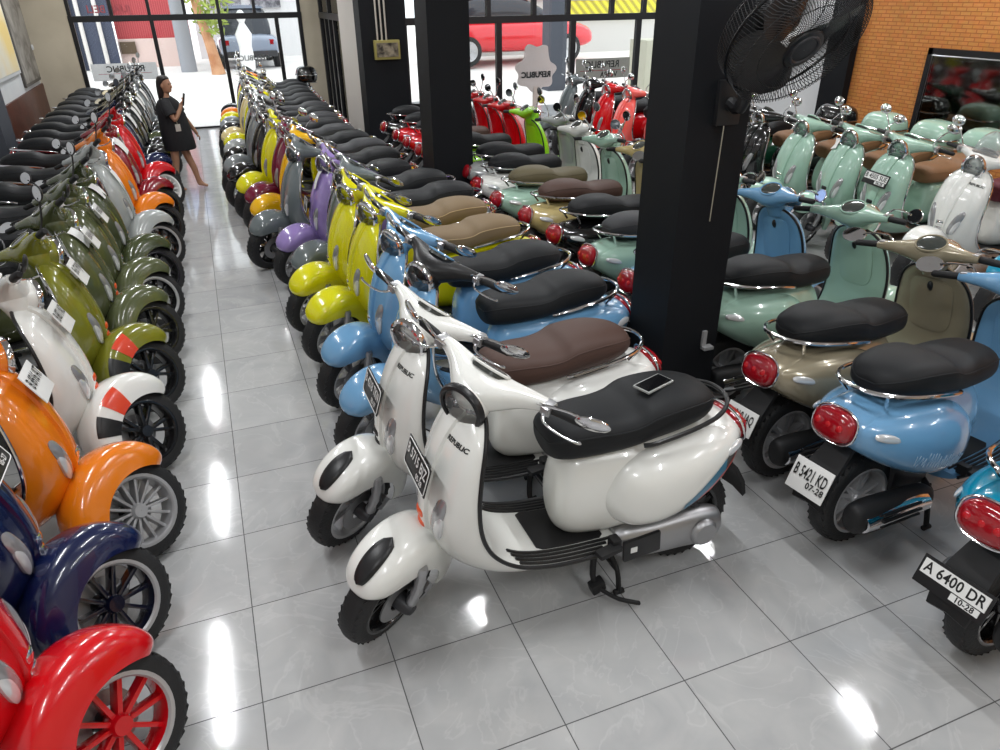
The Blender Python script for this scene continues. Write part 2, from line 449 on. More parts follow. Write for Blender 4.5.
for s in (1, -1):
    mb = MB(); c = Vector((-.765, s * (cowl_y(-.765, .655) + .001), .652)); d = Vector((-.08, s * (cowl_y(-.805, .655) - cowl_y(-.725, .655)), .012)).normalized()
    M = frame_matrix((0, 0, 0), d, Vector((-.3, s, .45)))
    mb.ellipsoid(c, (.062, .019, .010), M.to_3x3(), 16, 8, .85)
    part('rear_indicator', mb, 'clear', level=1)
# seat ------------------------------------------------------------
ST = [(.105, .765, .81, .055, 2), (.095, .725, .845, .095, 2.2), (.05, .712, .872, .130, 2.6), (-.06, .712, .878, .150, 2.8), (-.20, .718, .874, .162, 2.8), (-.32, .728, .884, .170, 2.8), (-.42, .738, .914, .174, 2.8),
      (-.58, .748, .925, .166, 2.8), (-.70, .757, .915, .146, 2.6), (-.78, .772, .893, .112, 2.4), (-.82, .79, .865, .07, 2), (-.827, .81, .84, .03, 2)]
ST = [(fx(q[0]),) + q[1:] for q in ST]
I_ST = part('seat', xloft(ST, 46), 'seat', angle=60)
def seat_edge(zf, s):
    out = []
    for k in range(2, 45):
        x, zb, zt, hw, e = cr(ST, k * (len(ST) - 1) / 46); q = zf; zz = (zb + zt) / 2 + (zt - zb) / 2 * q
        out.append(Vector((x, s * hw * max(0, 1 - abs(q) ** e) ** (1 / e), zz)))
    return out
l = seat_edge(.42, 1); r = seat_edge(.42, -1)
part('seat_piping', MB().tube(l + r[::-1], .0035, 6, closed=True), 'piping', I_ST, level=1)
RAIL = [(-.33, .172, .762), (-.40, .195, .775), (-.60, .200, .80), (-.78, .165, .815), (-.89, .085, .825), (-.915, 0, .828), (-.89, -.085, .825), (-.78, -.165, .815), (-.60, -.200, .80), (-.40, -.195, .775), (-.33, -.172, .762)]
mb = MB().tube(smooth_path([(fx(a), b, c) for a, b, c in RAIL], 50), .0095, 8)
for s in (1, -1): mb.tube([(fx(-.80), s * .10, .745), (fx(-.85), s * .13, .818)], .008, 6)
part('grab_rail', mb, 'rail', level=0)
# tail ------------------------------------------------------------
Mt = frame_matrix((-.868, 0, .662), (0, 1, 0), (-1, 0, .30))
mb = MB().ellipsoid((0, 0, 0), (.106, .074, .048), None, 20, 10, .8); mb.v = [tuple(Mt @ Vector(p)) for p in mb.v]
I_TL = part('tail_light', mb, 'red')
ring = [Mt @ Vector((.111 * c, .079 * s, .004)) for c, s in (sq(2.6)(2 * PI * k / 32) for k in range(32))]
part('tail_light_surround', MB().tube(ring, .0055, 8, closed=True), 'chrome', I_TL, level=1)
for k in range(3): part('tail_light_bulb', MB().ellipsoid(Mt @ Vector((-.055 + .055 * k, .0, .043)), (.016, .016, .008), Mt.to_3x3(), 10, 6), 'redglow', I_TL, level=2)
mb = MB(); rings = []
for x, z, hw in [(-.79, .56, .06), (-.84, .51, .07), (-.90, .45, .08), (-.945, .37, .085), (-.97, .29, .075)]:
    rings.append([Vector((x, -hw, z)), Vector((x, 0, z + .012)), Vector((x, hw, z)), Vector((x + .014, hw, z - .014)), Vector((x + .014, 0, z - .004)), Vector((x + .014, -hw, z - .014))])
part('rear_mudguard', mb.loft(rings), 'matt', level=0)
# engine, exhaust, stand -------------------------------------------
EC = [(-.20, .225, .345, .045, 2.6), (-.26, .20, .36, .06, 2.8), (-.42, .185, .35, .065, 3), (-.58, .165, .345, .06, 2.6), (-.70, .150, .335, .058, 2.2), (-.77, .17, .31, .045, 2), (-.785, .22, .26, .02, 2)]
mb = xloft(EC, 24, 20); mb.v = [(x, y + .125, z) for x, y, z in mb.v]; part('engine_case', mb, 'alu', level=1)
mb = MB().lathe([(.001, .022), (.05, .022), (.062, .012), (.066, 0)], Matrix.Translation((-.67, .183, .245)) @ Matrix.Rotation(-PI / 2, 4, 'X'), 20); part('clutch_cover', mb, 'alu', len(P) - 1, level=2)
mb = MB().box((-.33, .19, .275), (.22, .018, .10), Matrix.Rotation(.06, 3, 'Y'), .008); part('air_filter_cover', mb, 'black', len(P) - 2, level=2)
mb = MB().box2((-.30, .199, .262), (-.26, .2015, .288)); part('warning_label', mb, 'white', len(P) - 1, level=2)
mb = MB().box((-.36, 0, .30), (.30, .16, .15), None, .03)
mb.tube([(-.70, .10, .27), (-.62, .12, .42), (-.58, .13, .55)], .022, 10)
part('engine_block', mb, 'dark', level=1)
MU = [(-.36, .215, .285, .03, 2), (-.42, .18, .31, .055, 2.2), (-.60, .17, .33, .062, 2.2), (-.78, .18, .345, .062, 2.2), (-.86, .20, .34, .05, 2.2), (-.88, .23, .32, .03, 2)]
mb = xloft(MU, 20, 20); mb.v = [(x, y - .165, z) for x, y, z in mb.v]
mb.tube(smooth_path([(-.38, -.165, .25), (-.28, -.14, .22), (-.22, -.06, .24)], 8), .018, 8)
I_MU = part('muffler', mb, 'matt', level=1)
mb = MB(); rings = []
for i in range(13):
    x = -.44 - .40 * i / 12; zz = .25 + .008 * i / 12; hz = .066 * (1 - .25 * (abs(i - 6) / 6) ** 3)
    rings.append([Vector((x, -.172 - .066 * math.cos(a), zz + hz * math.sin(a))) for a in [(-1.0 + 2.2 * j / 10) for j in range(11)]] + [Vector((x, -.165 - .062 * math.cos(a), zz + hz * .9 * math.sin(a))) for a in [(1.2 - 2.2 * j / 10) for j in range(11)]])
part('heat_shield', mb.loft(rings), 'chrome', I_MU, level=1)
I_HSH = len(P) - 1
for k in range(3): part('heat_shield_slot', MB().tube([(-.52, -.241 + .006 * abs(k - 1), .228 + .03 * k), (-.76, -.241 + .006 * abs(k - 1), .236 + .03 * k)], .007, 6), 'black', I_HSH, level=2)
mb = MB()
mb.tube(smooth_path([(-.12, .09, .22), (-.11, .10, .10), (-.13, .12, .035)], 6), .016, 8)
mb.box((-.125, .12, .055), (.08, .05, .05), Matrix.Rotation(.3, 3, 'Y'), .012)
mb.tube(smooth_path([(-.13, .14, .05), (-.19, .20, .035), (-.27, .245, .03), (-.30, .25, .022)], 8), .010, 8)
part('side_stand', mb, 'matt', level=1)
mb = MB()
for s in (1, -1):
    mb.tube(smooth_path([(-.20, s * .09, .22), (-.24, s * .13, .12), (-.245, s * .15, .014)], 6), .014, 8)
    mb.tube([(-.215, s * .15, .014), (-.275, s * .15, .014)], .013, 8)
mb.tube([(-.235, -.13, .12), (-.235, .13, .12)], .010, 8)
part('centre_stand', mb, 'matt', level=1)
for s in (1, -1):
    mb = MB().box((-.10, s * .235, .345), (.13, .05, .022), Matrix.Rotation(s * .15, 3, 'Z'), .008)
    mb.box((-.15, s * .205, .35), (.05, .05, .05), None, .008); part('passenger_footrest', mb, 'matt', level=1)
# headset -----------------------------------------------------------
HS = [(-.262, .283, 1.050, .022, .022), (-.22, .290, 1.050, .028, .026), (-.16, .312, 1.046, .044, .036), (-.10, .345, 1.038, .070, .052), (-.05, .366, 1.030, .092, .066), (0, .373, 1.028, .100, .072)]
HS = [(y, x - .008, z + .045, a, b) for y, x, z, a, b in HS]
HSF = HS + [(-y, x, z, a, b) for y, x, z, a, b in reversed(HS[:-1])]
rings = []
for i in range(49):
    y, x, z, a, b = cr(HSF, i * (len(HSF) - 1) / 48); rings.append(se_ring(22, lambda c, s: Vector((x + c * a, y, z + s * b)), 2.3))
mb = MB().loft(rings)
I_HS = part('headset', mb, 'body', steer=True, angle=60)
HD = Vector((1, 0, -.10)).normalized(); HC = Vector((.452, 0, 1.035))
Mh = frame_matrix(HC, (0, 1, 0), HD)
mb = MB().lathe([(.070, -.10), (.084, -.055), (.090, -.015), (.089, 0)], Mh, 28); part('headlight_bowl', mb, 'body', I_HS)
mb = MB().lathe([(.078, -.004), (.086, -.012), (.095, -.012), (.0975, .0), (.094, .014), (.084, .019), (.077, .014), (.077, 0)], Mh, 32); I_HL = part('headlight_ring', mb, 'hlring', I_HS)
mb = MB().lathe([(.079, .006), (.068, -.022), (.045, -.045), (.02, -.052), (.001, -.053)], Mh, 28)
part('headlight_reflector', mb, 'refl', I_HL)
mb = MB(); mb.box((0, 0, -.012), (.135, .012, .02), None, .003)
for s in (-1, 1):
    mb.box((0, s * .034, -.016), (.10, .018, .014), None, .004); mb.ellipsoid((s * .03, 0, -.004), (.014, .012, .012))
mb.v = [tuple(Mh @ Vector(p)) for p in mb.v]; part('headlight_lamp', mb, 'darkglass', I_HL, level=1)
mb = MB().lathe([(.080, .008), (.070, .016), (.05, .022), (.025, .026), (.001, .027)], Mh, 28); part('headlight_lens', mb, 'glass', I_HL, level=2)
# instrument
Mi = frame_matrix((.310, 0, 1.13), (0, 1, 0), (-.62, 0, .78))
mb = MB().lathe([(.001, .012), (.05, .012), (.058, .008), (.062, -.015)], Mi @ Matrix.Diagonal((1.25, .85, 1, 1)), 28); part('instrument', mb, 'dash', I_HS, level=1)
mb = MB().tube([Mi @ Vector((.078 * math.cos(2 * PI * k / 28), .053 * math.sin(2 * PI * k / 28), .006)) for k in range(28)], .006, 6, closed=True); part('instrument_ring', mb, 'body', len(P) - 1, level=2)
for s in (1, -1):
    mb = MB().tube([(.282, s * .26, 1.095), (.270, s * .30, 1.095), (.256, s * .375, 1.093), (.255, s * .385, 1.093)], [.0175, .0185, .0175, .012], 12); part('grip', mb, 'grip', steer=True)
    mb = MB().box((.285, s * .246, 1.097), (.05, .034, .046), Matrix.Rotation(s * .15, 3, 'Z'), .008); mb.box((.305, s * .246, 1.101), (.03, .03, .03), None, .006); part('switch_pod', mb, 'pod', steer=True, level=1)
    mb = MB().tube(smooth_path([(.31, s * .245, 1.090), (.345, s * .27, 1.085), (.350, s * .33, 1.080), (.335, s * .40, 1.075), (.325, s * .41, 1.075)], 12), [.007] * 3 + [.0055] * 8 + [.008, .008], 8, flat=.7); part('brake_lever', mb, 'chrome', steer=True, level=1)
    # raised mirror
    mb = MB().tube(smooth_path([(.315, s * .215, 1.115), (.335, s * .235, 1.175), (.33, s * .285, 1.245), (.315, s * .32, 1.280)], 10), .0055, 8)
    im = part('mirror_stalk', mb, 'mirror', steer=True, level=0, opt='mirror_up')
    Mm = frame_matrix((.312, s * .335, 1.300), (0, 1, 0), (-1, -s * .15, -.12)) @ Matrix.Diagonal((1.25, .9, 1, 1))
    mb = MB().lathe([(.001, -.015), (.025, -.013), (.043, -.007), (.049, 0), (.047, .006), (.044, .006)], Mm, 22); part('mirror_shell', mb, 'mirror', im, opt='mirror_up')
    mb = MB().lathe([(.045, .004), (.001, .004)], Mm, 22); part('mirror_glass', mb, 'mglass', im, opt='mirror_up')
    # folded mirror lying out past the grip
    mb = MB().tube(smooth_path([(.315, s * .215, 1.115), (.33, s * .25, 1.140), (.30, s * .33, 1.145), (.285, s * .37, 1.135)], 10), .0055, 8)
    im = part('mirror_stalk', mb, 'mirror', steer=True, level=0, opt='mirror_low')
    Mm = frame_matrix((.275, s * .415, 1.130), (0, 1, -s * .2), (-1, -s * .45, .45)) @ Matrix.Diagonal((1.3, .85, 1, 1))
    mb = MB().lathe([(.001, -.015), (.025, -.013), (.043, -.007), (.049, 0), (.047, .006), (.044, .006)], Mm, 22); part('mirror_shell', mb, 'mirror', im, opt='mirror_low')
    mb = MB().lathe([(.045, .004), (.001, .004)], Mm, 22); part('mirror_glass', mb, 'mglass', im, opt='mirror_low')
# fly screen, top case
mb = MB(); rings = []
for i in range(13):
    v = i / 12; z = 1.10 + .20 * v; hw = .105 * math.sqrt(max(.02, 1 - max(0, v - .35) ** 2 / .43)); x = .44 - .10 * v
    rings.append([Vector((x - .05 * (2 * j / 10 - 1) ** 2, hw * (2 * j / 10 - 1), z)) for j in range(11)] + [Vector((x - .004 - .05 * (2 * j / 10 - 1) ** 2, hw * (2 * j / 10 - 1), z)) for j in range(10, -1, -1)])
part('fly_screen', MB().loft(rings), 'screen', I_HS, level=0, opt='screen')
rings = []
for z, hx, hy in [(.86, .15, .17), (.885, .175, .20), (.93, .19, .215), (1.0, .19, .215), (1.06, .175, .20), (1.10, .15, .175), (1.125, .11, .13), (1.135, .06, .07)]:
    rings.append(se_ring(28, lambda a, b: Vector((-.78 + a * hx, b * hy, z)), 3.2))
I_TC = part('top_case', MB().loft(rings), 'body', opt='topcase', angle=40)
part('top_case_band', MB().tube([Vector((-.78 + a * .194, b * .219, .985)) for a, b in (sq(3.2)(2 * PI * k / 48) for k in range(48))], .010, 6, closed=True), 'chrome', I_TC, opt='topcase')
mb = MB()
for s in (1, -1):
    for yy in (.06, .13): mb.tube(smooth_path([(-.60, s * yy, .79), (-.72, s * yy, .85), (-.94, s * yy, .85)], 8), .007, 6)
part('luggage_rack', mb, 'chrome', opt='topcase')

TYRE = dict(tyre=M_RUBBER, alu=M_ALU, dark=M_DARK, matt=M_MATT, black=M_BLACK, chrome=M_CHROME, red=M_RED, clear=M_CLEAR, ink=M_INK, white=M_WHITEP,
            glass=M_GLASS, refl=M_REFL, darkglass=mat('lamp optics', (.55, .55, .57), .15, .5), grip=M_MATT, mglass=mat('mirror silver', (.75, .76, .78), .03, 1.0),
            stripe_red=mat('red stripe', srgb(226, 70, 40), .3, 0, .5), stripe_blue=mat('blue stripe', srgb(60, 120, 150), .3, 0, .5), pale=mat('pale scribble', srgb(190, 215, 235), .4),
            redglow=mat('red bulb', (.42, .006, .012), .1, 0, .5, emit=(1, .03, .03), estr=.06), dash=mat('instrument face', (.05, .055, .05), .15, 0, .6),
            screen=mat('clear screen', (.75, .78, .78), .08, 0, 0, trans=.75))
AXM = {}
def steer_matrix(a):
    T = Matrix.Translation(AX1); return T @ Matrix.Rotation(a, 4, AXD) @ T.inverted()
PLATES = []
def plate_part(root, txt, sub, front, style, tilt=0.0, size=None, t=3.55):
    """style: white or black ground"""
    w, h = size or (.27, .115)
    if front:
        p, n, _ = sh_frame(t, 0); o = p + n * .045; o.x = gx(o.x); M = frame_matrix(o, (0, 1, 0), n + Vector((0, 0, .0)))
        if (M.to_3x3() @ Vector((0, 1, 0))).z < 0: M = M @ Matrix.Rotation(PI, 4, 'Z')
    else:
        M = frame_matrix((-.965, 0, .41), (0, -1, 0), (-1, 0, .45))
        if (M.to_3x3() @ Vector((0, 1, 0))).z < 0: M = M @ Matrix.Rotation(PI, 4, 'Z')
    M = M @ Matrix.Rotation(tilt, 4, 'Z')
    mb = MB().box((0, 0, 0), (w, h, .005), None, .002)
    mb.box((0, 0, -.018), (.05, .05, .034))
    mb.v = [tuple(M @ Vector(q)) for q in mb.v]
    bp = obj('number_plate', mb, {'white': M_WHITEP, 'black': M_BLACK, 'framed': M_BLACK}[style], root)
    if style == 'framed':
        mb = MB().box((0, .016, .004), (w * .92, h * .50, .003)); mb.box((w * .22, -.030, .004), (w * .40, h * .22, .003)); mb.v = [tuple(M @ Vector(q)) for q in mb.v]
        obj('plate_face', mb, M_WHITEP, bp)
    if style == 'black':
        mb = MB().tube([Vector((a * w * .485, b * h * .47, .004)) for a, b in (sq(12)(2 * PI * k / 48) for k in range(48))], .0022, 4, closed=True); mb.v = [tuple(M @ Vector(q)) for q in mb.v]
        obj('plate_border', mb, M_WHITEP, bp)
    mb = MB()
    vs, fs = text_verts(txt, h * .50, 1.05, .0012); ww = max(v.x for v in vs) - min(v.x for v in vs); k = min(1, w * .86 / ww)
    mb.add([M @ Vector((v.x * k, v.y + .016, .0062)) for v in vs], fs)
    if sub:
        vs, fs = text_verts(sub, h * .26, 1.05, .0008); mb.add([M @ Vector((v.x + w * .22, v.y - .030, .0062)) for v in vs], fs)
    obj('plate_characters', mb.mesh('plate_characters', False), M_WHITEP if style == 'black' else M_INK, bp)
    return bp
def tag_part(root, t=1.7, y=.0, rot=.2, size=(.13, .17)):
    """a paper price sheet taped on the shield"""
    rows = []
    for i in range(5):
        v = (i / 4 - .5) * size[1]
        rows.append([sh_frame(t - (v + (u * math.sin(rot))) / .105, y + u * math.cos(rot) - v * math.sin(rot))[0] + sh_frame(t, y)[1] * (.02 + .006 * math.sin(u * 20 + v * 11)) for u in [(j / 4 - .5) * size[0] for j in range(5)]])
    pmb = MB().loft(rows, False, False, closed=False); pmb.v = [(gx(a), b, c) for a, b, c in pmb.v]
    obj('paper_tag', pmb, M_PAPER, root)
def scooter(name, label, x, y, heading, body, seat=M_SEAT, rim='five', rimm=M_BRIM, lipm=None, trim=M_CHROME, steer=0.0, lean=0.0, level=2, opts=(), slot=None, hlring=None,
            mirror=M_CHROME, pod=None, piping=None, crest=None, group='', cat='scooter', anchor=None, rail=None, plates=(), papers=(), headset=None):
    """anchor: bike-frame point on the floor that x, y give"""
    root = empty('scooter'); th = heading
    ax = FA if anchor == 'front' else (RA if anchor == 'rear' else 0)
    root.rotation_euler = (lean, 0, th)
    root.location = (x - ax * math.cos(th), y - ax * math.sin(th), 0)
    # a leaning tyre rests on its shoulder: lift so nothing sinks through the floor
    root.location.z = abs(math.sin(lean)) * 0.020
    tag(root, label, cat, group)
    mats = dict(TYRE); mats.update(body=body, seat=seat, rim=rimm, lip=lipm or rimm, trim=trim, slot=slot or M_CHROME, hlring=hlring or M_CHROME, mirror=mirror, pod=pod or M_ALU,
                                   piping=piping or seat, crest=crest or M_BLACK, indic=M_INDIC, rail=rail or M_CHROME)
    want = set(opts) | {'rim_' + rim}
    made = {}
    Ms = steer_matrix(steer)
    for i, p in enumerate(P):
        if p['level'] > level: continue
        if p['opt'] and p['opt'] not in want: continue
        if p['parent'] >= 0 and p['parent'] not in made: continue
        par = made[p['parent']] if p['parent'] >= 0 else root
        depth = 0; q = p['parent']
        while q >= 0: depth += 1; q = P[q]['parent']
        if depth > 1: par = made[P[p['parent']]['parent']] if depth == 2 else par
        o = bpy.data.objects.new(p['name'], p['me']); col.objects.link(o); o.parent = par
        o.material_slots[0].link = 'OBJECT'
        o.material_slots[0].material = mats[p['key']] if not (headset and p['name'] in ('headset', 'headlight_bowl')) else headset
        if p['steer']: o.matrix_basis = Ms
        made[i] = o
    for pl in plates: plate_part(root, **pl)
    for pp in papers: tag_part(root, **pp)
    return root
# ------------------------------------------------------------ camera
CAM = Vector((0.19888, -1.96342, 2.31126))
RR = ((0.9309225, -0.36507852, -0.01004825), (-0.18107178, -0.43747625, -0.88081073), (0.31716921, 0.82178598, -0.4733619))
cd = bpy.data.cameras.new('camera'); cam = bpy.data.objects.new('camera', cd); col.objects.link(cam)
cam.matrix_world = Matrix(((RR[0][0], -RR[1][0], -RR[2][0], CAM.x), (RR[0][1], -RR[1][1], -RR[2][1], CAM.y), (RR[0][2], -RR[1][2], -RR[2][2], CAM.z), (0, 0, 0, 1)))
cd.sensor_width = 36; cd.lens = 713.63 / 1000 * 36; cd.clip_start = 0.05; cd.clip_end = 200
sc.camera = cam
sc.view_settings.view_transform = 'Standard'; sc.view_settings.look = 'None'; sc.view_settings.exposure = 0.0
sc.cycles.use_denoising = True; sc.cycles.max_bounces = 7; sc.cycles.diffuse_bounces = 3; sc.cycles.glossy_bounces = 3; sc.cycles.transmission_bounces = 5; sc.cycles.transparent_max_bounces = 8
sc.cycles.caustics_reflective = False; sc.cycles.caustics_refractive = False; sc.cycles.sample_clamp_indirect = 6

# ------------------------------------------------------------ surfaces
def tile_material():
    m = mat('polished grey floor tile', (.6, .6, .6), .12); n, l = nodes(m); b = n['Principled BSDF']
    tc = n.new('ShaderNodeTexCoord')
    sep = n.new('ShaderNodeSeparateXYZ'); l.new(tc.outputs['Object'], sep.inputs[0])
    def math_(op, a, bb=None):
        k = n.new('ShaderNodeMath'); k.operation = op
        for i, q in enumerate((a, bb)):
            if q is None: continue
            if isinstance(q, (int, float)): k.inputs[i].default_value = q
            else: l.new(q, k.inputs[i])
        return k.outputs[0]
    def grid(o):
        f = math_('FRACT', math_('MULTIPLY', o, 2.0)); return math_('MINIMUM', f, math_('SUBTRACT', 1.0, f))
    g = math_('MINIMUM', grid(sep.outputs['X']), grid(sep.outputs['Y']))
    joint = math_('LESS_THAN', g, 0.0045)
    fl = n.new('ShaderNodeVectorMath'); fl.operation = 'SCALE'; fl.inputs['Scale'].default_value = 2.0; l.new(tc.outputs['Object'], fl.inputs[0])
    ff = n.new('ShaderNodeVectorMath'); ff.operation = 'FLOOR'; l.new(fl.outputs[0], ff.inputs[0])
    wn = n.new('ShaderNodeTexWhiteNoise'); l.new(ff.outputs[0], wn.inputs['Vector'])
    off = n.new('ShaderNodeVectorMath'); off.operation = 'MULTIPLY_ADD'; l.new(wn.outputs['Color'], off.inputs[0]); off.inputs[1].default_value = (9, 9, 9); l.new(tc.outputs['Object'], off.inputs[2])
    n1 = n.new('ShaderNodeTexNoise'); n1.inputs['Scale'].default_value = 3.2; n1.inputs['Detail'].default_value = 8; n1.inputs['Distortion'].default_value = 1.2; l.new(off.outputs[0], n1.inputs['Vector'])
    r1 = n.new('ShaderNodeValToRGB'); l.new(n1.outputs['Fac'], r1.inputs[0])
    e = r1.color_ramp.elements; e[0].position = .3; e[0].color = (.43, .435, .44, 1); e[1].position = .72; e[1].color = (.52, .52, .515, 1)
    n2 = n.new('ShaderNodeTexNoise'); n2.inputs['Scale'].default_value = 2.3; n2.inputs['Detail'].default_value = 5; n2.inputs['Distortion'].default_value = 2.2; l.new(off.outputs[0], n2.inputs['Vector'])
    vein = math_('ABSOLUTE', math_('SUBTRACT', n2.outputs['Fac'], .5)); vv = n.new('ShaderNodeMapRange'); vv.inputs['From Min'].default_value = 0; vv.inputs['From Max'].default_value = .02; vv.inputs['To Min'].default_value = .22; vv.inputs['To Max'].default_value = 0; l.new(vein, vv.inputs['Value'])
    mx = n.new('ShaderNodeMix'); mx.data_type = 'RGBA'; l.new(vv.outputs['Result'], mx.inputs['Factor']); l.new(r1.outputs['Color'], mx.inputs['A']); mx.inputs['B'].default_value = (.70, .70, .69, 1)
    hv = n.new('ShaderNodeHueSaturation'); l.new(mx.outputs['Result'], hv.inputs['Color']); l.new(math_('ADD', .95, math_('MULTIPLY', wn.outputs['Value'], .1)), hv.inputs['Value'])
    m2 = n.new('ShaderNodeMix'); m2.data_type = 'RGBA'; l.new(joint, m2.inputs['Factor']); l.new(hv.outputs['Color'], m2.inputs['A']); m2.inputs['B'].default_value = (.07, .07, .07, 1)
    l.new(m2.outputs['Result'], b.inputs['Base Color'])
    n3 = n.new('ShaderNodeTexNoise'); n3.inputs['Scale'].default_value = 5; n3.inputs['Detail'].default_value = 6; l.new(tc.outputs['Object'], n3.inputs['Vector'])
    rr_ = n.new('ShaderNodeMapRange'); rr_.inputs['To Min'].default_value = .05; rr_.inputs['To Max'].default_value = .15; l.new(n3.outputs['Fac'], rr_.inputs['Value'])
    l.new(math_('ADD', rr_.outputs['Result'], math_('MULTIPLY', joint, .5)), b.inputs['Roughness'])
    b.inputs['Specular IOR Level'].default_value = .85
    return m
def brick_material():
    m = mat('orange brick', (.6, .25, .06), .7); n, l = nodes(m); b = n['Principled BSDF']
    tc = n.new('ShaderNodeTexCoord'); mp = n.new('ShaderNodeMapping'); mp.inputs['Rotation'].default_value = (PI / 2, 0, PI / 2)
    sep = n.new('ShaderNodeSeparateXYZ'); cb = n.new('ShaderNodeCombineXYZ'); l.new(tc.outputs['Object'], sep.inputs[0]); l.new(sep.outputs['Y'], cb.inputs[0]); l.new(sep.outputs['Z'], cb.inputs[1])
    br = n.new('ShaderNodeTexBrick'); l.new(cb.outputs[0], br.inputs['Vector']); br.inputs['Scale'].default_value = 1
    br.inputs['Color1'].default_value = (*srgb(206, 138, 72), 1); br.inputs['Color2'].default_value = (*srgb(196, 124, 60), 1); br.inputs['Mortar'].default_value = (*srgb(172, 104, 52), 1)
    br.inputs['Mortar Size'].default_value = .005; br.inputs['Brick Width'].default_value = .12; br.inputs['Row Height'].default_value = .04; br.inputs['Bias'].default_value = -.2
    nz = n.new('ShaderNodeTexNoise'); nz.inputs['Scale'].default_value = 14; nz.inputs['Detail'].default_value = 6; l.new(tc.outputs['Object'], nz.inputs['Vector'])
    mx = n.new('ShaderNodeMix'); mx.data_type = 'RGBA'; mx.blend_type = 'MULTIPLY'; mx.inputs['Factor'].default_value = .35; l.new(br.outputs['Color'], mx.inputs['A']); l.new(nz.outputs['Color'], mx.inputs['B'])
    hs = n.new('ShaderNodeHueSaturation'); hs.inputs['Value'].default_value = 1.15; l.new(mx.outputs['Result'], hs.inputs['Color'])
    l.new(hs.outputs['Color'], b.inputs['Base Color'])
    bp = n.new('ShaderNodeBump'); bp.inputs['Strength'].default_value = .5; bp.inputs['Distance'].default_value = .01; l.new(br.outputs['Fac'], bp.inputs['Height']); bp.invert = True; l.new(bp.outputs['Normal'], b.inputs['Normal'])
    return m
def mottled(name, c1, c2, scale, rough=.6, detail=6, coord='Object', dist=0.0):
    m = mat(name, c1, rough); n, l = nodes(m); b = n['Principled BSDF']
    tc = n.new('ShaderNodeTexCoord'); t = n.new('ShaderNodeTexNoise'); t.inputs['Scale'].default_value = scale; t.inputs['Detail'].default_value = detail; t.inputs['Distortion'].default_value = dist
    r = n.new('ShaderNodeValToRGB'); e = r.color_ramp.elements; e[0].position = .35; e[0].color = (*c1, 1); e[1].position = .65; e[1].color = (*c2, 1)
    l.new(tc.outputs[coord], t.inputs['Vector']); l.new(t.outputs['Fac'], r.inputs[0]); l.new(r.outputs['Color'], b.inputs['Base Color'])
    return m
def banded(name, c1, c2, scale, axis='X', rough=.6):
    m = mat(name, c1, rough); n, l = nodes(m); b = n['Principled BSDF']
    tc = n.new('ShaderNodeTexCoord'); t = n.new('ShaderNodeTexWave'); t.bands_direction = axis; t.inputs['Scale'].default_value = scale
    r = n.new('ShaderNodeValToRGB'); e = r.color_ramp.elements; e[0].color = (*c1, 1); e[1].color = (*c2, 1)
    l.new(tc.outputs['Object'], t.inputs['Vector']); l.new(t.outputs['Fac'], r.inputs[0]); l.new(r.outputs['Color'], b.inputs['Base Color'])
    return m
M_PANE = thin_glass('window glass')
M_TILE = tile_material(); M_BRICK = brick_material()
M_BEIGE = mottled('beige plaster', srgb(186, 176, 156), srgb(198, 188, 168), 2.0, .8)
M_WHITEW = mottled('white plaster', srgb(205, 208, 210), srgb(216, 218, 218), 2.0, .8)
M_COLUMN = mat('black column paint', (.007, .008, .010), .6, spec=.2)
M_GREYCOL = mat('dark grey column paint', srgb(70, 74, 82), .6)
M_FRAME = mat('black window frame', (.008, .008, .010), .4)
M_WOOD = mottled('red brown wood panel', srgb(72, 34, 24), srgb(92, 46, 32), 4.0, .4, 8, dist=1.0)
M_CEIL = mat('ceiling white', (.7, .7, .7), .8)
XL, XR, YN, Y1, Y2, ZC = -2.45, 7.75, -4.5, 13.8, 9.6, 3.4
def wall(name, a, b, m): return struct(name, MB().box2(a, b), m)
wall('floor', (XL - .2, YN - .2, -.12), (XR + .2, Y1 + .1, 0), M_TILE)
wall('ceiling', (XL - .2, YN - .2, ZC), (XR + .2, Y1 + .2, ZC + .1), M_CEIL)
wall('wall_left', (XL - .15, YN, 0), (XL, Y1 + .15, ZC), M_WHITEW)
wall('wall_near', (XL - .15, YN - .15, 0), (XR + .15, YN, ZC), M_BEIGE)
wall('wall_right', (XR, YN, 0), (XR + .15, 5.75, ZC), M_BRICK)
wall('wall_right_far', (XR, 5.75, 0), (XR + .15, Y2 + .2, ZC), M_WHITEW)
wall('trim_1', (XR - .10, 5.35, 0), (XR, 5.75, ZC), M_COLUMN)
wall('wall_far_left', (XL, Y1, 0), (-1.74, Y1 + .15, ZC), M_BEIGE)
wall('wall_far_right', (2.24, Y1, 0), (2.70, Y1 + .15, ZC), M_BEIGE)
wall('wall_far_top', (-1.74, Y1, 2.95), (2.24, Y1 + .15, ZC), M_BEIGE)
wall('wall_entrance_top', (2.70, Y2, 2.9), (XR, Y2 + .15, ZC), M_COLUMN)
wall('wall_entrance_side', (2.56, 9.85, 0), (2.70, 11.5, ZC), mat('pale pilaster', srgb(196, 190, 184), .7))
wall('wall_entrance_side_top', (2.56, 11.5, 2.9), (2.70, Y1, ZC), M_BEIGE)
wall('trim_2', (XL, 9.5, .0), (XL + .03, Y1, .95), M_WOOD)
wall('trim_3', (XL, 8.9, 0), (-2.2, 9.5, ZC), M_GREYCOL)
# pillars
wall('pillar_1', (2.25, .92, 0), (2.59, 1.27, ZC), M_COLUMN)
wall('pillar_2', (2.27, 5.2, 0), (2.69, 5.62, ZC), M_COLUMN)
wall('pillar_3', (2.50, 9.45, 0), (3.17, 9.85, ZC), M_COLUMN)
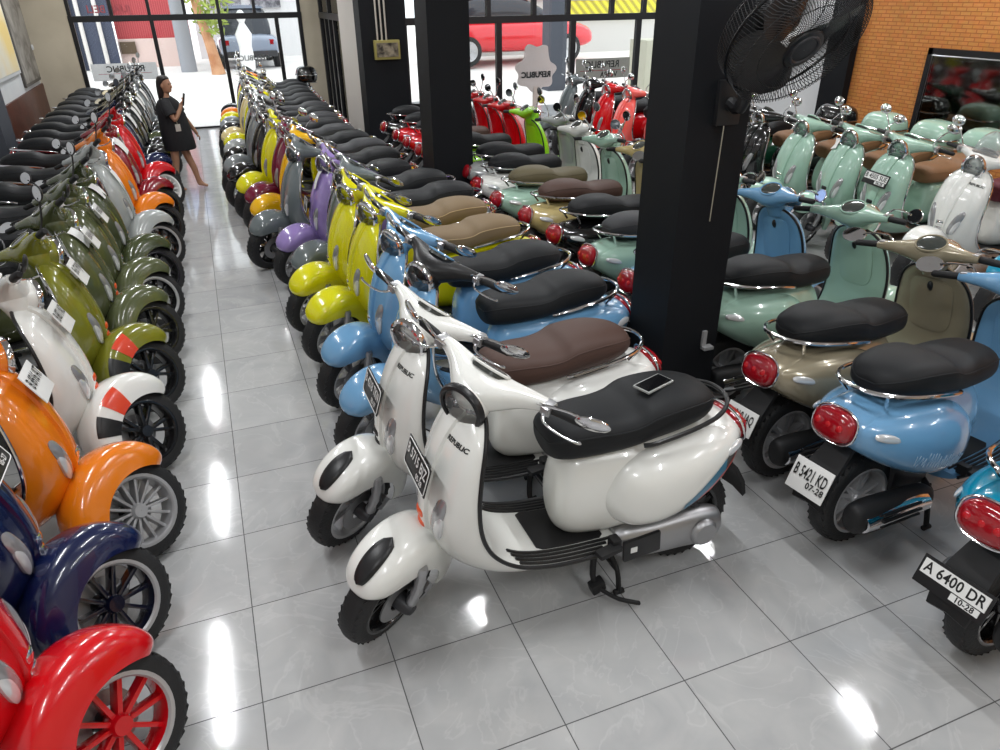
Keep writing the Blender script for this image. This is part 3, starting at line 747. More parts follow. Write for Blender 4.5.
# storefronts: each window is a frame with its panes
def storefront(name, along, fixed, xs_low, xs_up, z0, zt, z1, frame=.055, skip=()):
    """along 'x' or 'y'"""
    f = MB(); g = MB()
    def bx(mb, a0, a1, zz0, zz1, d):
        if along == 'x': mb.box2((a0, fixed - d, zz0), (a1, fixed + d, zz1))
        else: mb.box2((fixed - d, a0, zz0), (fixed + d, a1, zz1))
    lo, hi = xs_low[0], xs_low[-1]
    bx(f, lo - frame / 2, hi + frame / 2, zt - .055, zt + .045, .05); bx(f, lo - frame / 2, hi + frame / 2, z1 - .04, z1 + .04, .05)
    bx(f, lo - frame / 2, hi + frame / 2, 0, .03, .03)
    for x in xs_low: bx(f, x - frame / 2, x + frame / 2, 0, zt, .04)
    for x in xs_up: bx(f, x - frame * .4, x + frame * .4, zt, z1, .04)
    o = struct(name, f, M_FRAME)
    for i in range(len(xs_low) - 1):
        if i in skip: continue
        g = MB(); bx(g, xs_low[i], xs_low[i + 1], .03, zt, .004); obj('pane', g, M_PANE, o)
    for i in range(len(xs_up) - 1):
        g = MB(); bx(g, xs_up[i], xs_up[i + 1], zt, z1, .004); obj('pane', g, M_PANE, o)
    return o
storefront('window_1', 'x', Y1 + .03, [-1.72, -.42, .75, 1.78, 2.22], [-1.72, -1.05, -.43, .17, .76, 1.40, 2.22], 0, 1.96, 2.95, .07)
storefront('window_2', 'x', Y2 + .05, [3.19, 4.72, 6.02, 7.25, XR], [3.19, 4.55, 5.32, 5.92, 6.72, 7.33, XR], 0, 1.93, 2.9, .09)
storefront('window_3', 'y', 2.63, [11.5, 12.3, 12.75, 13.2, 13.75], [11.5, 12.75, 13.75], 0, 1.95, 2.9, .10)

def translucent(name, c):
    m = bpy.data.materials.new(name); m.use_nodes = True; n, l = nodes(m); n.clear()
    o = n.new('ShaderNodeOutputMaterial'); t = n.new('ShaderNodeBsdfTranslucent'); d = n.new('ShaderNodeBsdfDiffuse'); x = n.new('ShaderNodeMixShader')
    t.inputs[0].default_value = (*c, 1); d.inputs[0].default_value = (*c, 1); x.inputs[0].default_value = .35
    l.new(t.outputs[0], x.inputs[1]); l.new(d.outputs[0], x.inputs[2]); l.new(x.outputs[0], o.inputs[0]); return m
# mirrored shop lettering: it faces the street
def flat_text(name, s, size, M, m, parent=None, bold=.003, depth=0):
    vs, fs = text_verts(s, size, 1.0, bold); mb = MB().add([M @ v for v in vs], fs)
    return obj(name, mb.mesh(name, False), m, parent)
def street(x, y, z): return Matrix(((-1, 0, 0, x), (0, 0, 1, y), (0, 1, 0, z), (0, 0, 0, 1)))
M_VINYL = translucent('frosted vinyl', (.8, .79, .79)); M_PINK = mat('red lettering', srgb(200, 90, 100), .6)
s1 = obj('window_decal', MB().box2((-1.60, Y1 + .055, .93), (-.50, Y1 + .06, 1.22)), M_VINYL)
tag(s1, 'white vinyl band with mirrored dealer lettering on the left pane beside the entrance', 'sticker')
flat_text('decal_lettering', 'REPUBLIC', .15, street(-1.03, Y1 + .053, 1.12), M_INK, s1)
flat_text('decal_lettering', 'VESPA', .09, street(-1.03, Y1 + .053, .99), M_PINK, s1)
obj('decal_line', MB().box2((-1.50, Y1 + .052, 1.042), (-.6, Y1 + .054, 1.05)), M_PINK, s1)
s2 = flat_text('window_lettering', 'REPUBLIC', .13, street(1.27, Y1 + .06, 1.22), mat('grey lettering', (.3, .3, .3), .6))
tag(s2, 'grey mirrored dealer lettering on the pane behind the yellow scooters', 'lettering')
s3 = flat_text('window_lettering', 'JUAL BELI', .17, street(-1.08, Y1 + .06, 2.10), M_PINK)
tag(s3, 'pink mirrored lettering on the upper pane beside the entrance', 'lettering')
s4 = obj('window_decal', MB().box2((6.12, Y2 + .075, .98), (7.15, Y2 + .08, 1.30)), translucent('pale decal', (.6, .58, .55))); tag(s4, 'pale vinyl panel with mirrored black lettering on the wide window', 'sticker')
flat_text('decal_lettering', 'REPUBLIC', .15, street(6.62, Y2 + .072, 1.20), M_INK, s4); flat_text('decal_lettering', 'VESPA', .12, street(6.75, Y2 + .072, 1.04), M_INK, s4)
obj('decal_line', MB().box2((6.2, Y2 + .07, 1.105), (7.1, Y2 + .073, 1.115)), M_PINK, s4)

# pictures on the left wall
def picture(label, y0, y1, z0, z1, m, fr):
    o = obj('framed_picture', MB().box2((XL, y0, z0), (XL + .04, y1, z1), .005), fr); tag(o, label, 'picture')
    obj('picture_print', MB().box2((XL + .038, y0 + .05, z0 + .05), (XL + .045, y1 - .05, z1 - .05)), m, o)
picture('large white picture with a yellow patch hanging by the dark column', 9.6, 12.2, 1.25, 2.6, mottled('yellow and white print', srgb(225, 224, 214), srgb(232, 205, 130), .9, .5, 3), M_WHITEW)
picture('large grey mottled picture hanging above the wood panel near the corner', 12.3, 13.7, 1.02, 2.9, mottled('grey brown print', srgb(110, 105, 98), srgb(165, 160, 152), 2.5, .5, 8, dist=1.5), mat('thin grey frame', srgb(90, 86, 82), .5))
sw = obj('wall_socket', MB().box2((XL + .0, 13.62, 1.5), (XL + .06, 13.75, 1.58), .008), M_WHITEW); tag(sw, 'small white wall fitting by the far left corner', 'socket')
# dark mirror on the brick wall
o = empty('wall_mirror', (XR, 3.3, .8)); tag(o, 'large dark tinted mirror in a black frame on the brick wall', 'mirror')
def loc_box(a, b, base): return MB().box2([a[i] - base[i] for i in range(3)], [b[i] - base[i] for i in range(3)])
bs = (XR, 3.3, .8)
fr = MB()
for a, b in [((XR - .04, 2.2, .80), (XR, 4.32, .86)), ((XR - .04, 2.2, 1.66), (XR, 4.32, 1.72)), ((XR - .04, 4.26, .80), (XR, 4.32, 1.72)), ((XR - .04, 2.2, .80), (XR, 2.26, 1.72))]:
    fr.box2([a[i] - bs[i] for i in range(3)], [b[i] - bs[i] for i in range(3)])
obj('frame', fr, M_FRAME, o)
fr = MB().tube([Vector((-.044, y - 3.3, z - .8)) for y, z in ((2.27, .87), (4.25, .87), (4.25, 1.65), (2.27, 1.65))], .008, 6, closed=True); obj('silver_inner_edge', fr, M_ALU, o)
obj('mirror_glass', loc_box((XR - .03, 2.26, .86), (XR - .025, 4.26, 1.66), bs), mat('dark tinted mirror', (.16, .17, .16), .06, 1.0), o)
# meter box and conduits on the far pillar
o = obj('meter_box', MB().box2((2.67, 9.38, 1.44), (3.05, 9.45, 1.70), .006), mat('olive brass frame', srgb(150, 140, 80), .5)); tag(o, 'small olive framed electric box on the black pillar', 'electric box')
obj('box_window', MB().box2((2.70, 9.372, 1.475), (3.02, 9.382, 1.665)), mottled('box contents', srgb(40, 34, 28), srgb(150, 140, 120), 12, .5), o)
for k, x in enumerate((2.735, 2.80, 2.865)):
    c = obj('conduit', MB().tube([(x, 9.43, 1.70), (x, 9.43, ZC)], .013, 8), mat('pale conduit', srgb(176, 170, 160), .5))
    tag(c, 'thin pale vertical conduit above the olive electric box', 'pipe', 'conduits above the electric box')
# wall fan on the front pillar
FC = Vector((2.44, .55, 2.15))
toC = (CAM - FC).normalized()
RX, DN = Vector(RR[0]), Vector(RR[1])
fn = (.47 * toC + .88 * (RX * .57 + DN * .82)).normalized()
fan = empty('wall_fan', (2.45, .92, 1.85)); tag(fan, 'black round wall fan in a wire cage mounted on the front pillar', 'fan')
Mf = frame_matrix(FC - Vector(fan.location), (1, 0, 0), fn)
M_WIRE = mat('black fan wire', (.02, .02, .021), .35, .3)
FR = .285
def cage(dep, n, sgn):
    mb = MB()
    for k in range(n):
        a = 2 * PI * k / n; tw = .5
        pts = []
        for q in range(9):
            u = q / 8; r = lerp(.080, FR, min(1, u * 1.25)); z = sgn * dep * (1 if u < .72 else math.sqrt(max(0, 1 - ((u - .72) / .28) ** 2)))
            pts.append(Mf @ Vector((r * math.cos(a + tw * u), r * math.sin(a + tw * u), z)))
        mb.tube(pts, .0017, 3)
    for r, z in ((FR, 0), (.19, dep * sgn), (.26, dep * sgn * .97)):
        mb.tube([Mf @ Vector((r * math.cos(2 * PI * k / 40), r * math.sin(2 * PI * k / 40), z)) for k in range(40)], .006 if z == 0 else .002, 6, closed=True)
    return mb
obj('front_cage', cage(.085, 120, 1), M_WIRE, fan); obj('rear_cage', cage(.085, 110, -1), M_WIRE, fan)
obj('badge', MB().lathe([(.001, .094), (.06, .096), (.082, .092), (.088, .082)], Mf, 24), M_BLACK, fan)
obj('badge_ring', MB().lathe([(.050, .095), (.055, .101), (.062, .101), (.066, .095)], Mf, 24), M_DARK, fan)
for k in range(3):
    a = 2 * PI * k / 3; rings = []
    for i in range(9):
        r = .05 + (.27 - .05) * i / 8; w = .05 + .10 * math.sin(PI * min(1, i / 8 * .8 + .1)); tilt = .6 - .25 * i / 8; ac = a + .25 * i / 8
        rd = Vector((math.cos(ac), math.sin(ac), 0)); td = Vector((-math.sin(ac), math.cos(ac), 0))
        rings.append([Mf @ (rd * r + td * (w * s * math.cos(tilt)) + Vector((0, 0, w * s * math.sin(tilt) + e))) for s, e in ((-1, 0), (0, .006), (1, 0), (0, -.004))])
    obj('blade', MB().loft(rings), mat('dark fan blade', (.03, .03, .032), .25), fan)
obj('motor', MB().lathe([(.001, -.24), (.05, -.235), (.075, -.20), (.08, -.10), (.06, -.05), (.02, -.03), (.001, -.02)], Mf, 20), M_BLACK, fan)
mb = MB().box((0, -.015, 0), (.13, .03, .20), None, .01)
mb.tube(smooth_path([Vector((0, -.03, 0)), Vector((0, -.12, .02)), Mf @ Vector((0, 0, -.24))], 8), .03, 10); obj('bracket', mb, M_BLACK, fan)
obj('pull_cord', MB().tube([(-.02, -.03, -.10), (-.03, -.03, -.55)], .003, 5), mat('pale cord', srgb(150, 146, 130), .6), fan)
# white bracket and switch on the pillar
o = obj('wall_hook', MB().box2((2.49, .905, .58), (2.515, .92, .68)).box2((2.49, .88, .575), (2.55, .92, .592)), M_SILVER); tag(o, 'small silver bracket screwed to the black front pillar', 'bracket')

# ceiling lamps over the rows
def tube_lamp(x, y, L=1.3, e=24.5):
    l = bpy.data.lights.new('tube', 'AREA'); l.shape = 'RECTANGLE'; l.size = .045; l.size_y = L; l.energy = e * 1.3; l.color = (.97, .985, 1)
    o = bpy.data.objects.new('tube_light', l); col.objects.link(o); o.location = (x, y, ZC - .09)
    f = obj('ceiling_lamp', MB().box2((x - .06, y - L / 2, ZC - .07), (x + .06, y + L / 2, ZC), .008), M_WHITEW); tag(f, 'white ceiling batten lamp above the scooter rows', 'ceiling lamp', 'ceiling batten lamps')
for x in (-.62, 1.9, 4.6, 6.9):
    for y in (-2.6, .3, 3.2, 6.1, 8.9):
        tube_lamp(x + (.0 if y < 5 else .1), y)
for x in (-1.2, 1.0): tube_lamp(x, 12.0, 1.2, 34)
w = bpy.data.worlds.new('overcast sky'); sc.world = w; w.use_nodes = True; n, l = w.node_tree.nodes, w.node_tree.links
bg = n['Background']; bg.inputs[0].default_value = (.93, .96, 1.0, 1); bg.inputs[1].default_value = 2.4
# ------------------------------------------------------------ the street outside
M_PAVE = mottled('pale concrete', srgb(226, 222, 216), srgb(236, 232, 228), 1.2, .85)
g = MB()
prof = [(9.72, -.02), (14.5, -.02), (17.0, .05), (20.5, .35), (34, .35), (60, .35)]
rows = [[Vector((x, y, z)) for x in (-30, -10, 0, 10, 25, 60)] for y, z in prof]
o = obj('pavement', g.loft(rows, False, False, closed=False), M_PAVE); o['kind'] = 'structure'
ZS = .35
def bld(name, label, cat='building'): o = empty(name); tag(o, label, cat); return o
M_SHUT = banded('dark blue shutter', srgb(44, 50, 70), srgb(78, 86, 108), 9, 'X', .5)
b = bld('gate_house', 'dark blue ribbed shutter front across the street with pale poles')
obj('shutter', MB().box2((-6.2, 24.0, ZS), (-1.92, 24.2, 4.3)), M_SHUT, b)
for x in (-4.2, -2.95, -2.72, -2.25): obj('pole', MB().tube([(x, 23.9, ZS), (x, 23.9, 4.4)], .06, 8), mat('pale pole', srgb(220, 215, 210), .6), b)
obj('lintel', MB().box2((-6.3, 23.9, 4.3), (-1.9, 24.3, 4.8)), mat('blue pink fascia', srgb(120, 170, 205), .6), b)
b = bld('red_building', 'red painted building across the street with a pale lower wall')
obj('upper_wall', MB().box2((-1.9, 24.6, 1.15), (.2, 25, 4.2)), banded('red corrugated wall', srgb(172, 62, 66), srgb(196, 88, 92), 5, 'X', .7), b)
obj('lower_wall', MB().box2((-1.9, 24.4, ZS), (.2, 25, 1.15)), mat('pale red base', srgb(225, 200, 192), .8), b)
obj('name_board', MB().box2((-1.85, 24.3, .75), (-1.42, 24.39, 1.08)), mat('brown board', srgb(96, 80, 62), .7), b)
obj('fascia', MB().box2((-1.9, 24.2, 3.6), (.2, 24.6, 4.4)), mat('violet blue fascia', srgb(150, 170, 215), .7), b)
b = bld('shop_house', 'pale shop across the street with dark shelves and a grey awning')
obj('wall', MB().box2((.4, 27, ZS), (6.5, 27.4, 6)), mat('pale shop wall', srgb(228, 228, 228), .8), b)
for x0, z0 in ((1.0, 1.9), (2.3, 1.9), (3.8, 2.4), (5.2, 2.4)): obj('shelf_opening', MB().box2((x0, 26.9, z0), (x0 + 1.0, 27, z0 + .75)), mottled('dark shelf goods', srgb(70, 70, 78), srgb(170, 170, 175), 6, .7), b)
obj('awning', MB().box2((3.2, 26.2, 3.5), (6.6, 27, 3.62)), mat('grey awning', srgb(120, 122, 128), .7), b)
o = obj('street_pole', MB().lathe([(.22, 0), (.20, 2), (.17, 5.5)], Matrix.Translation((-.02, 22.2, ZS)), 14, True), mat('grey pole', srgb(150, 152, 158), .7)); tag(o, 'thick grey street pole standing before the red building', 'pole')
# tree
t = empty('street_tree', (.62, 21.0, ZS)); tag(t, 'slim street tree with an orange brown trunk and thin green foliage', 'tree')
obj('trunk', MB().tube(smooth_path([(.12, 0, 0), (.02, 0, .8), (-.14, 0, 1.7), (-.25, 0, 2.6), (-.2, 0, 3.6)], 12), [.20, .17, .15, .14, .13, .12, .12, .11, .1, .09, .08, .07, .06], 10), mottled('orange bark', srgb(176, 120, 84), srgb(206, 160, 124), 3, .8), t)
rn = random.Random(5); mb = MB()
for k in range(420):
    a = rn.uniform(0, 2 * PI); r = .75 * math.sqrt(rn.random()); z = rn.uniform(1.0, 3.7); r *= .35 + .65 * min(1, (z - .9) / 1.2)
    c = Vector((r * math.cos(a) + .15, r * math.sin(a), z)); d = Vector((rn.uniform(-1, 1), rn.uniform(-1, 1), rn.uniform(-1, .4))).normalized() * .13; e = d.orthogonal().normalized() * .05
    mb.add([c - d, c + e, c + d, c - e], [(0, 1, 2, 3)])
obj('foliage', mb.mesh('foliage', False), mottled('pale green leaf', srgb(128, 150, 60), srgb(170, 185, 90), 4, .6), t)
def car(name, label, x, y, rz, sc_, bodym, tall=1.0):
    r = empty(name, (x, y, ZS), (0, 0, rz)); r.scale = (sc_, sc_, sc_); tag(r, label, 'car')
    S = [(-2.05, .45, .70, .70), (-2.0, .35, .88, .80), (-1.6, .28, .95, .86), (-.6, .26, .97, .88), (.6, .26, .97, .88), (1.5, .28, .93, .86), (1.95, .35, .80, .78), (2.08, .45, .62, .66)]
    rings = []
    for i in range(29):
        xx, zb, zt, hw = cr(S, i * 7 / 28); rings.append(se_ring(22, lambda a, c: Vector((xx, a * hw, (zb + zt) / 2 + c * (zt - zb) / 2)), 4))
    obj('body', MB().loft(rings), bodym, r)
    C_ = [(-1.75, .90, .97, .66), (-1.45, .90, 1.35 * tall, .68), (-.9, .90, 1.50 * tall, .70), (.1, .90, 1.48 * tall, .70), (.65, .90, 1.28 * tall, .68), (1.15, .88, .95, .64)]
    rings = []
    for i in range(21):
        xx, zb, zt, hw = cr(C_, i * 5 / 20); rings.append(se_ring(22, lambda a, c: Vector((xx, a * hw * (1 - .12 * max(0, c)), (zb + zt) / 2 + c * (zt - zb) / 2)), 4))
    obj('cabin', MB().loft(rings), mat('dark car glass', (.03, .035, .045), .08), r)
    rings = []
    for i in range(9):
        xx = -1.35 + 1.75 * i / 8; rings.append([Vector((xx, .56 * q, 1.46 * tall + .06 * (1 - q * q) + .03 * math.sin(PI * i / 8))) for q in (-1, -.5, 0, .5, 1)] + [Vector((xx, .58 * q, 1.43 * tall)) for q in (1, 0, -1)])
    obj('roof', MB().loft(rings), bodym, r)
    for xx in (-1.3, 1.32):
        for s in (-1, 1):
            M = Matrix.Translation((xx, s * .78, .33)) @ Matrix.Rotation(-s * PI / 2, 4, 'X')
            wo = obj('wheel', MB().lathe([(.22, -.10), (.31, -.10), (.335, -.05), (.335, .06), (.31, .11), (.22, .11)], M, 24), M_RUBBER, r)
            mb = MB().lathe([(.225, .08), (.215, .115), (.19, .10), (.06, .09), (.04, .11), (.001, .115)], M, 24)
            for q in range(5): mb.box(M @ Vector((.13 * math.cos(2 * PI * q / 5), .13 * math.sin(2 * PI * q / 5), .11)), (.05, .03, .05), None, .01)
            obj('wheel_cover', mb, M_SILVER, wo)
    for s in (-1, 1):
        obj('rear_lamp', MB().box((-2.02, s * .62, .72), (.06, .14, .16), None, .02), M_RED, r); obj('head_lamp', MB().ellipsoid((2.0, s * .58, .62), (.08, .14, .09)), M_CLEAR, r)
    obj('bumper', MB().box((-2.06, 0, .42), (.10, 1.5, .16), None, .03), M_DARK, r)
    return r
car('parked_car', 'grey blue car seen from behind on the street past the entrance', 1.75, 24.0, PI / 2, 1.0, paint('grey blue car', 140, 150, 168), 1.12)
car('parked_car', 'red car with pale wheels parked outside the wide window', 9.3, 20.8, .02, 1.25, paint('red car', 205, 24, 40))
# rider standee in white and small goods by the entrance
o = obj('mannequin', MB().lathe([(.16, 0), (.20, .3), (.17, .7), (.22, 1.0), (.10, 1.22), (.07, 1.28), (.12, 1.38), (.13, 1.48), (.06, 1.58), (.01, 1.6)], Matrix.Translation((1.55, 20.8, ZS)), 16, True), mat('white cloth', (.75, .75, .75), .8)); tag(o, 'white covered figure standing outside by the grey blue car', 'mannequin')
# forecourt of the second storefront
s = empty('dealer_sign', (6.55, 12.3, 0)); tag(s, 'pale cloud shaped dealer sign with mirrored lettering on a post', 'sign')
ring = []
for k in range(64):
    a = 2 * PI * k / 64; r = 1 + .10 * math.sin(a * 7 + .5); ring.append((.42 * r * math.cos(a), .36 * r * math.sin(a) + (.13 if abs(math.cos(a)) < .6 and math.sin(a) > 0 else 0)))
mb = MB().loft([[Vector((a, yy, .88 + c)) for a, c in ring] for yy in (-.02, .02)]); obj('board', mb, mat('pale sign board', srgb(206, 190, 186), .7), s)
flat_text('lettering', 'REPUBLIC', .15, Matrix(((-1, 0, 0, 0), (0, 0, 1, -.03), (0, 1, 0, .82), (0, 0, 0, 1))), M_INK, s, .006)
obj('post', MB().box2((-.05, -.03, 0), (.05, .03, .6)), mat('pale sign post', srgb(200, 180, 170), .7), s)
b = bld('banner_house', 'building outside hung with printed banners above a yellow strip')
obj('wall', MB().box2((7.4, 23.2, ZS), (16.5, 23.6, 5)), mat('pale grey wall', srgb(196, 194, 190), .8), b)
for i, (x0, c1, c2) in enumerate(((10.6, (225, 190, 195), (150, 90, 130)), (12.4, (235, 220, 215), (90, 100, 150)), (13.8, (235, 205, 200), (200, 60, 60)))):
    obj('banner', MB().box2((x0, 23.1, 2.05), (x0 + 1.15, 23.2, 3.0)), mottled('banner print %d' % i, srgb(*c1), srgb(*c2), 2.2, .7, 3), b)
obj('yellow_strip', MB().box2((12.0, 23.05, 1.45), (16.2, 23.15, 2.0)), banded('yellow chequer', srgb(225, 215, 60), srgb(160, 150, 60), 2.0, 'DIAGONAL', .7), b)
obj('yellow_strip', MB().box2((10.5, 23.05, 3.25), (16.2, 23.15, 3.6)), mat('yellow fascia', srgb(232, 214, 70), .7), b)
o = obj('gate_post', MB().box2((8.55, 16.0, 0), (9.05, 16.4, 4.2)), mat('dark grey gate', srgb(74, 78, 88), .6)); tag(o, 'dark grey post outside the wide window left of the cloud shaped sign', 'post')
o = obj('counter', MB().box2((10.3, 14.2, 0), (12.2, 15.0, 1.25), .03), mat('beige counter', srgb(186, 184, 166), .7)); tag(o, 'beige box counter outside the wide window', 'counter')
o = obj('column', MB().box2((9.85, 11.6, 0), (10.6, 12.1, 4), .02), mottled('ribbed grey column', srgb(120, 120, 112), srgb(140, 140, 130), 6, .8)); tag(o, 'grey ribbed column outside the far end of the wide window', 'column')
# stool and carton by the second storefront
st = empty('bar_stool', (3.62, 10.55, 0)); tag(st, 'black bar stool standing outside behind the red scooters', 'stool')
obj('seat', MB().lathe([(.001, .66), (.15, .66), (.165, .64), (.16, .60), (.001, .60)], None, 18), M_BLACK, st)
for k in range(4):
    a = PI / 4 + k * PI / 2; obj('leg', MB().tube([(.11 * math.cos(a), .11 * math.sin(a), .60), (.19 * math.cos(a), .19 * math.sin(a), 0)], .016, 8), M_BLACK, st)
o = obj('carton', MB().box2((3.85, 10.9, -.02), (4.35, 11.3, .52), .01), mat('brown cardboard', srgb(176, 130, 84), .8)); tag(o, 'brown cardboard box standing outside beside the bar stool', 'box')
obj('tape', MB().box2((4.07, 10.895, .1), (4.13, 11.305, .525)), mat('tape', srgb(196, 160, 112), .4), o)
# ------------------------------------------------------------ the woman with a phone
def skin_body(name, verts, edges, radii, m, parent, sub=2, root=0):
    me = bpy.data.meshes.new(name); me.from_pydata([tuple(v) for v in verts], edges, []); o = bpy.data.objects.new(name, me); col.objects.link(o)
    md = o.modifiers.new('s', 'SKIN'); md.use_smooth_shade = True
    for i, r in enumerate(radii):
        rr = r if isinstance(r, tuple) else (r, r); me.skin_vertices[0].data[i].radius = rr
        me.skin_vertices[0].data[i].use_root = (i == root)
    ms = o.modifiers.new('u', 'SUBSURF'); ms.levels = sub
    bpy.context.view_layer.update()
    out = bpy.data.meshes.new_from_object(o.evaluated_get(bpy.context.evaluated_depsgraph_get())); bpy.data.objects.remove(o)
    for p in out.polygons: p.use_smooth = True
    out.materials.clear(); return obj(name, out, m, parent)
GH = 1.40
def build_woman():
    k = GH / 1.60
    G = empty('person', (-.22, 8.60, 0), (0, 0, 0)); G.scale = (k, k, k)
    tag(G, 'barefoot woman in a black dress holding up a phone beside the scooters', 'person')
    skin = mottled('warm skin', srgb(168, 124, 98), srgb(180, 136, 108), 6, .55)
    # x: across the aisle, she faces +x and a little to the camera
    v, e, r = [], [], []
    def n(p, rad, par=None):
        v.append(Vector(p)); r.append(rad)
        if par is not None: e.append((par, len(v) - 1))
        return len(v) - 1
    pel = n((0, 0, .86), (.13, .10)); w_ = n((.0, 0, 1.02), (.105, .085), pel); ch = n((-.02, .0, 1.18), (.125, .09), w_); ns = n((-.03, 0, 1.31), (.07, .06), ch); nk = n((-.02, 0, 1.37), .042, ns); hb = n((-.01, -.01, 1.42), .045, nk)
    # legs: one straight, one stepping out
    for s, foot in ((1, (.20, .06)), (-1, (-.13, -.08))):
        hp = n((.03 if s > 0 else -.05, s * .07 if s < 0 else .05, .80), .085, pel); kn = n((foot[0] * .55, foot[1] * .9, .45), .055, hp); sh = n((foot[0] * .8, foot[1] * .95, .30), .050, kn); an = n((foot[0] * .95, foot[1], .07), .032, sh)
        hl = n((foot[0] * .95 - .01, foot[1], .03), .030, an); to = n((foot[0] * .95 + .12, foot[1] - .05, .022), (.036, .018), an)
    # right arm (toward the camera) lifts the phone; left arm hangs back
    sa = n((-.04, -.15, 1.25), .052, ch); ea = n((.04, -.22, 1.03), .040, sa); wa = n((.15, -.16, 1.20), .027, ea); ha = n((.175, -.145, 1.26), (.034, .018), wa)
    sb = n((.04, .15, 1.25), .052, ch); eb = n((.16, .22, 1.02), .040, sb); wb = n((.27, .24, .82), .026, eb); hb2 = n((.30, .24, .75), (.032, .018), wb)
    body = skin_body('body', v, e, r, skin, G)
    # head
    Mh2 = Matrix.Translation((.0, -.01, 1.505)) @ Matrix.Rotation(-.5, 4, 'Z')
    mb = MB(); rings = []
    for z, fx, bx, hy in [(-.11, .04, -.03, .03), (-.095, .075, -.05, .045), (-.06, .085, -.07, .058), (-.02, .088, -.085, .066), (.03, .086, -.095, .070), (.075, .07, -.09, .062), (.105, .035, -.06, .04), (.115, .01, -.02, .015)]:
        rings.append(se_ring(20, lambda a, c: Mh2 @ Vector(((fx + bx) / 2 + a * (fx - bx) / 2, c * hy, z)), 2.2))
    mb.loft(rings); mb.ellipsoid(Mh2 @ Vector((.092, 0, -.025)), (.016, .013, .022)); 
    for s in (-1, 1): mb.ellipsoid(Mh2 @ Vector((-.005, s * .070, -.01)), (.018, .010, .03))
    obj('head', mb, skin, G)
    mb = MB()
    for s in (-1, 1): mb.ellipsoid(Mh2 @ Vector((.080, s * .03, .012)), (.010, .015, .007))
    obj('eyes', mb, M_INK, G)
    obj('mouth', MB().ellipsoid(Mh2 @ Vector((.083, 0, -.062)), (.008, .022, .006)), mat('lips', srgb(140, 70, 66), .5), G)
    mb = MB(); rings = []
    for z, fx, bx, hy in [(-.28, -.055, -.10, .05), (-.2, -.03, -.125, .075), (-.10, -.01, -.125, .085), (-.02, .0, -.12, .084), (.04, .035, -.115, .083), (.085, .075, -.105, .074), (.115, .05, -.08, .052), (.13, .01, -.03, .02)]:
        rings.append(se_ring(20, lambda a, c: Mh2 @ Vector(((fx + bx) / 2 + a * (fx - bx) / 2, c * hy, z)), 2.2))
    obj('hair', MB().loft(rings), mat('dark hair', (.014, .010, .009), .45), G)
    # dress: a loose black tee dress with short sleeves
    cloth = noise_bump(mat('black cotton', (.012, .012, .014), .8), 12, .4, .02); mb = MB(); rings = []
    for z, hx, hy, ox in [(.60, .215, .18, .03), (.62, .225, .185, .03), (.78, .220, .180, .02), (.95, .210, .172, .01), (1.10, .195, .165, .0), (1.22, .168, .158, -.02), (1.29, .125, .125, -.025), (1.335, .070, .07, -.025)]:
        rings.append([Vector((ox + hx * math.cos(a) * (1 + .03 * math.sin(5 * a) * (1.2 - z)), hy * math.sin(a), z)) for a in [2 * PI * j / 28 for j in range(28)]])
    mb.loft(rings)
    dress = obj('dress', mb, cloth, G)
    obj('sleeve', MB().tube([(-.05, -.10, 1.28), (-.035, -.17, 1.22), (.005, -.215, 1.11)], [.075, .082, .088], 14), cloth, G)
    obj('sleeve', MB().tube([(.0, .10, 1.28), (.05, .17, 1.22), (.115, .21, 1.10)], [.075, .082, .088], 14), cloth, G)
    obj('badge_cord', MB().tube(smooth_path([(-.09, -.075, 1.33), (.02, -.155, 1.18), (.06, -.165, .98)], 10), .006, 5), mat('pale cord', srgb(150, 146, 130), .6), G)
    bd = obj('name_badge', MB().box((.06, -.175, .93), (.075, .008, .10), Matrix.Rotation(.4, 3, 'Z'), .003), mat('badge card', srgb(190, 184, 176), .5), G)
    # hand with fingers around the phone
    for (px, py, pz, up) in ((.178, -.150, 1.26, 1), (.302, .24, .755, -1)):
        vv, ee, r2 = [Vector((px, py, pz))], [], [.024]
        for q in range(4):
            o0 = (q - 1.5) * .016; L = (.052, .062, .058, .046)[q]
            i0 = len(vv); vv += [Vector((px + .012, py + o0, pz + up * .02)), Vector((px + .024, py + o0, pz + up * (.02 + L * .6))), Vector((px + .008, py + o0, pz + up * (.02 + L)))]
            ee += [(0, i0), (i0, i0 + 1), (i0 + 1, i0 + 2)]; r2 += [.0095, .0085, .0075]
        i0 = len(vv); vv += [Vector((px - .012, py - .028, pz + up * .0)), Vector((px - .004, py - .042, pz + up * .03))]; ee += [(0, i0), (i0, i0 + 1)]; r2 += [.010, .0085]
        skin_body('hand', vv, ee, r2, skin, G, 1)
    return G
gw = build_woman()
o = obj('mobile_phone', MB().box((0, 0, 0), (.014, .075, .15), Matrix.Rotation(.25, 3, 'Y') @ Matrix.Rotation(.2, 3, 'Z'), .006), M_BLACK, loc=(-.22 + .212 * GH / 1.6, 8.60 - .15 * GH / 1.6, 1.31 * GH / 1.6)); tag(o, 'dark mobile phone held up in the hand of the woman in black', 'phone')
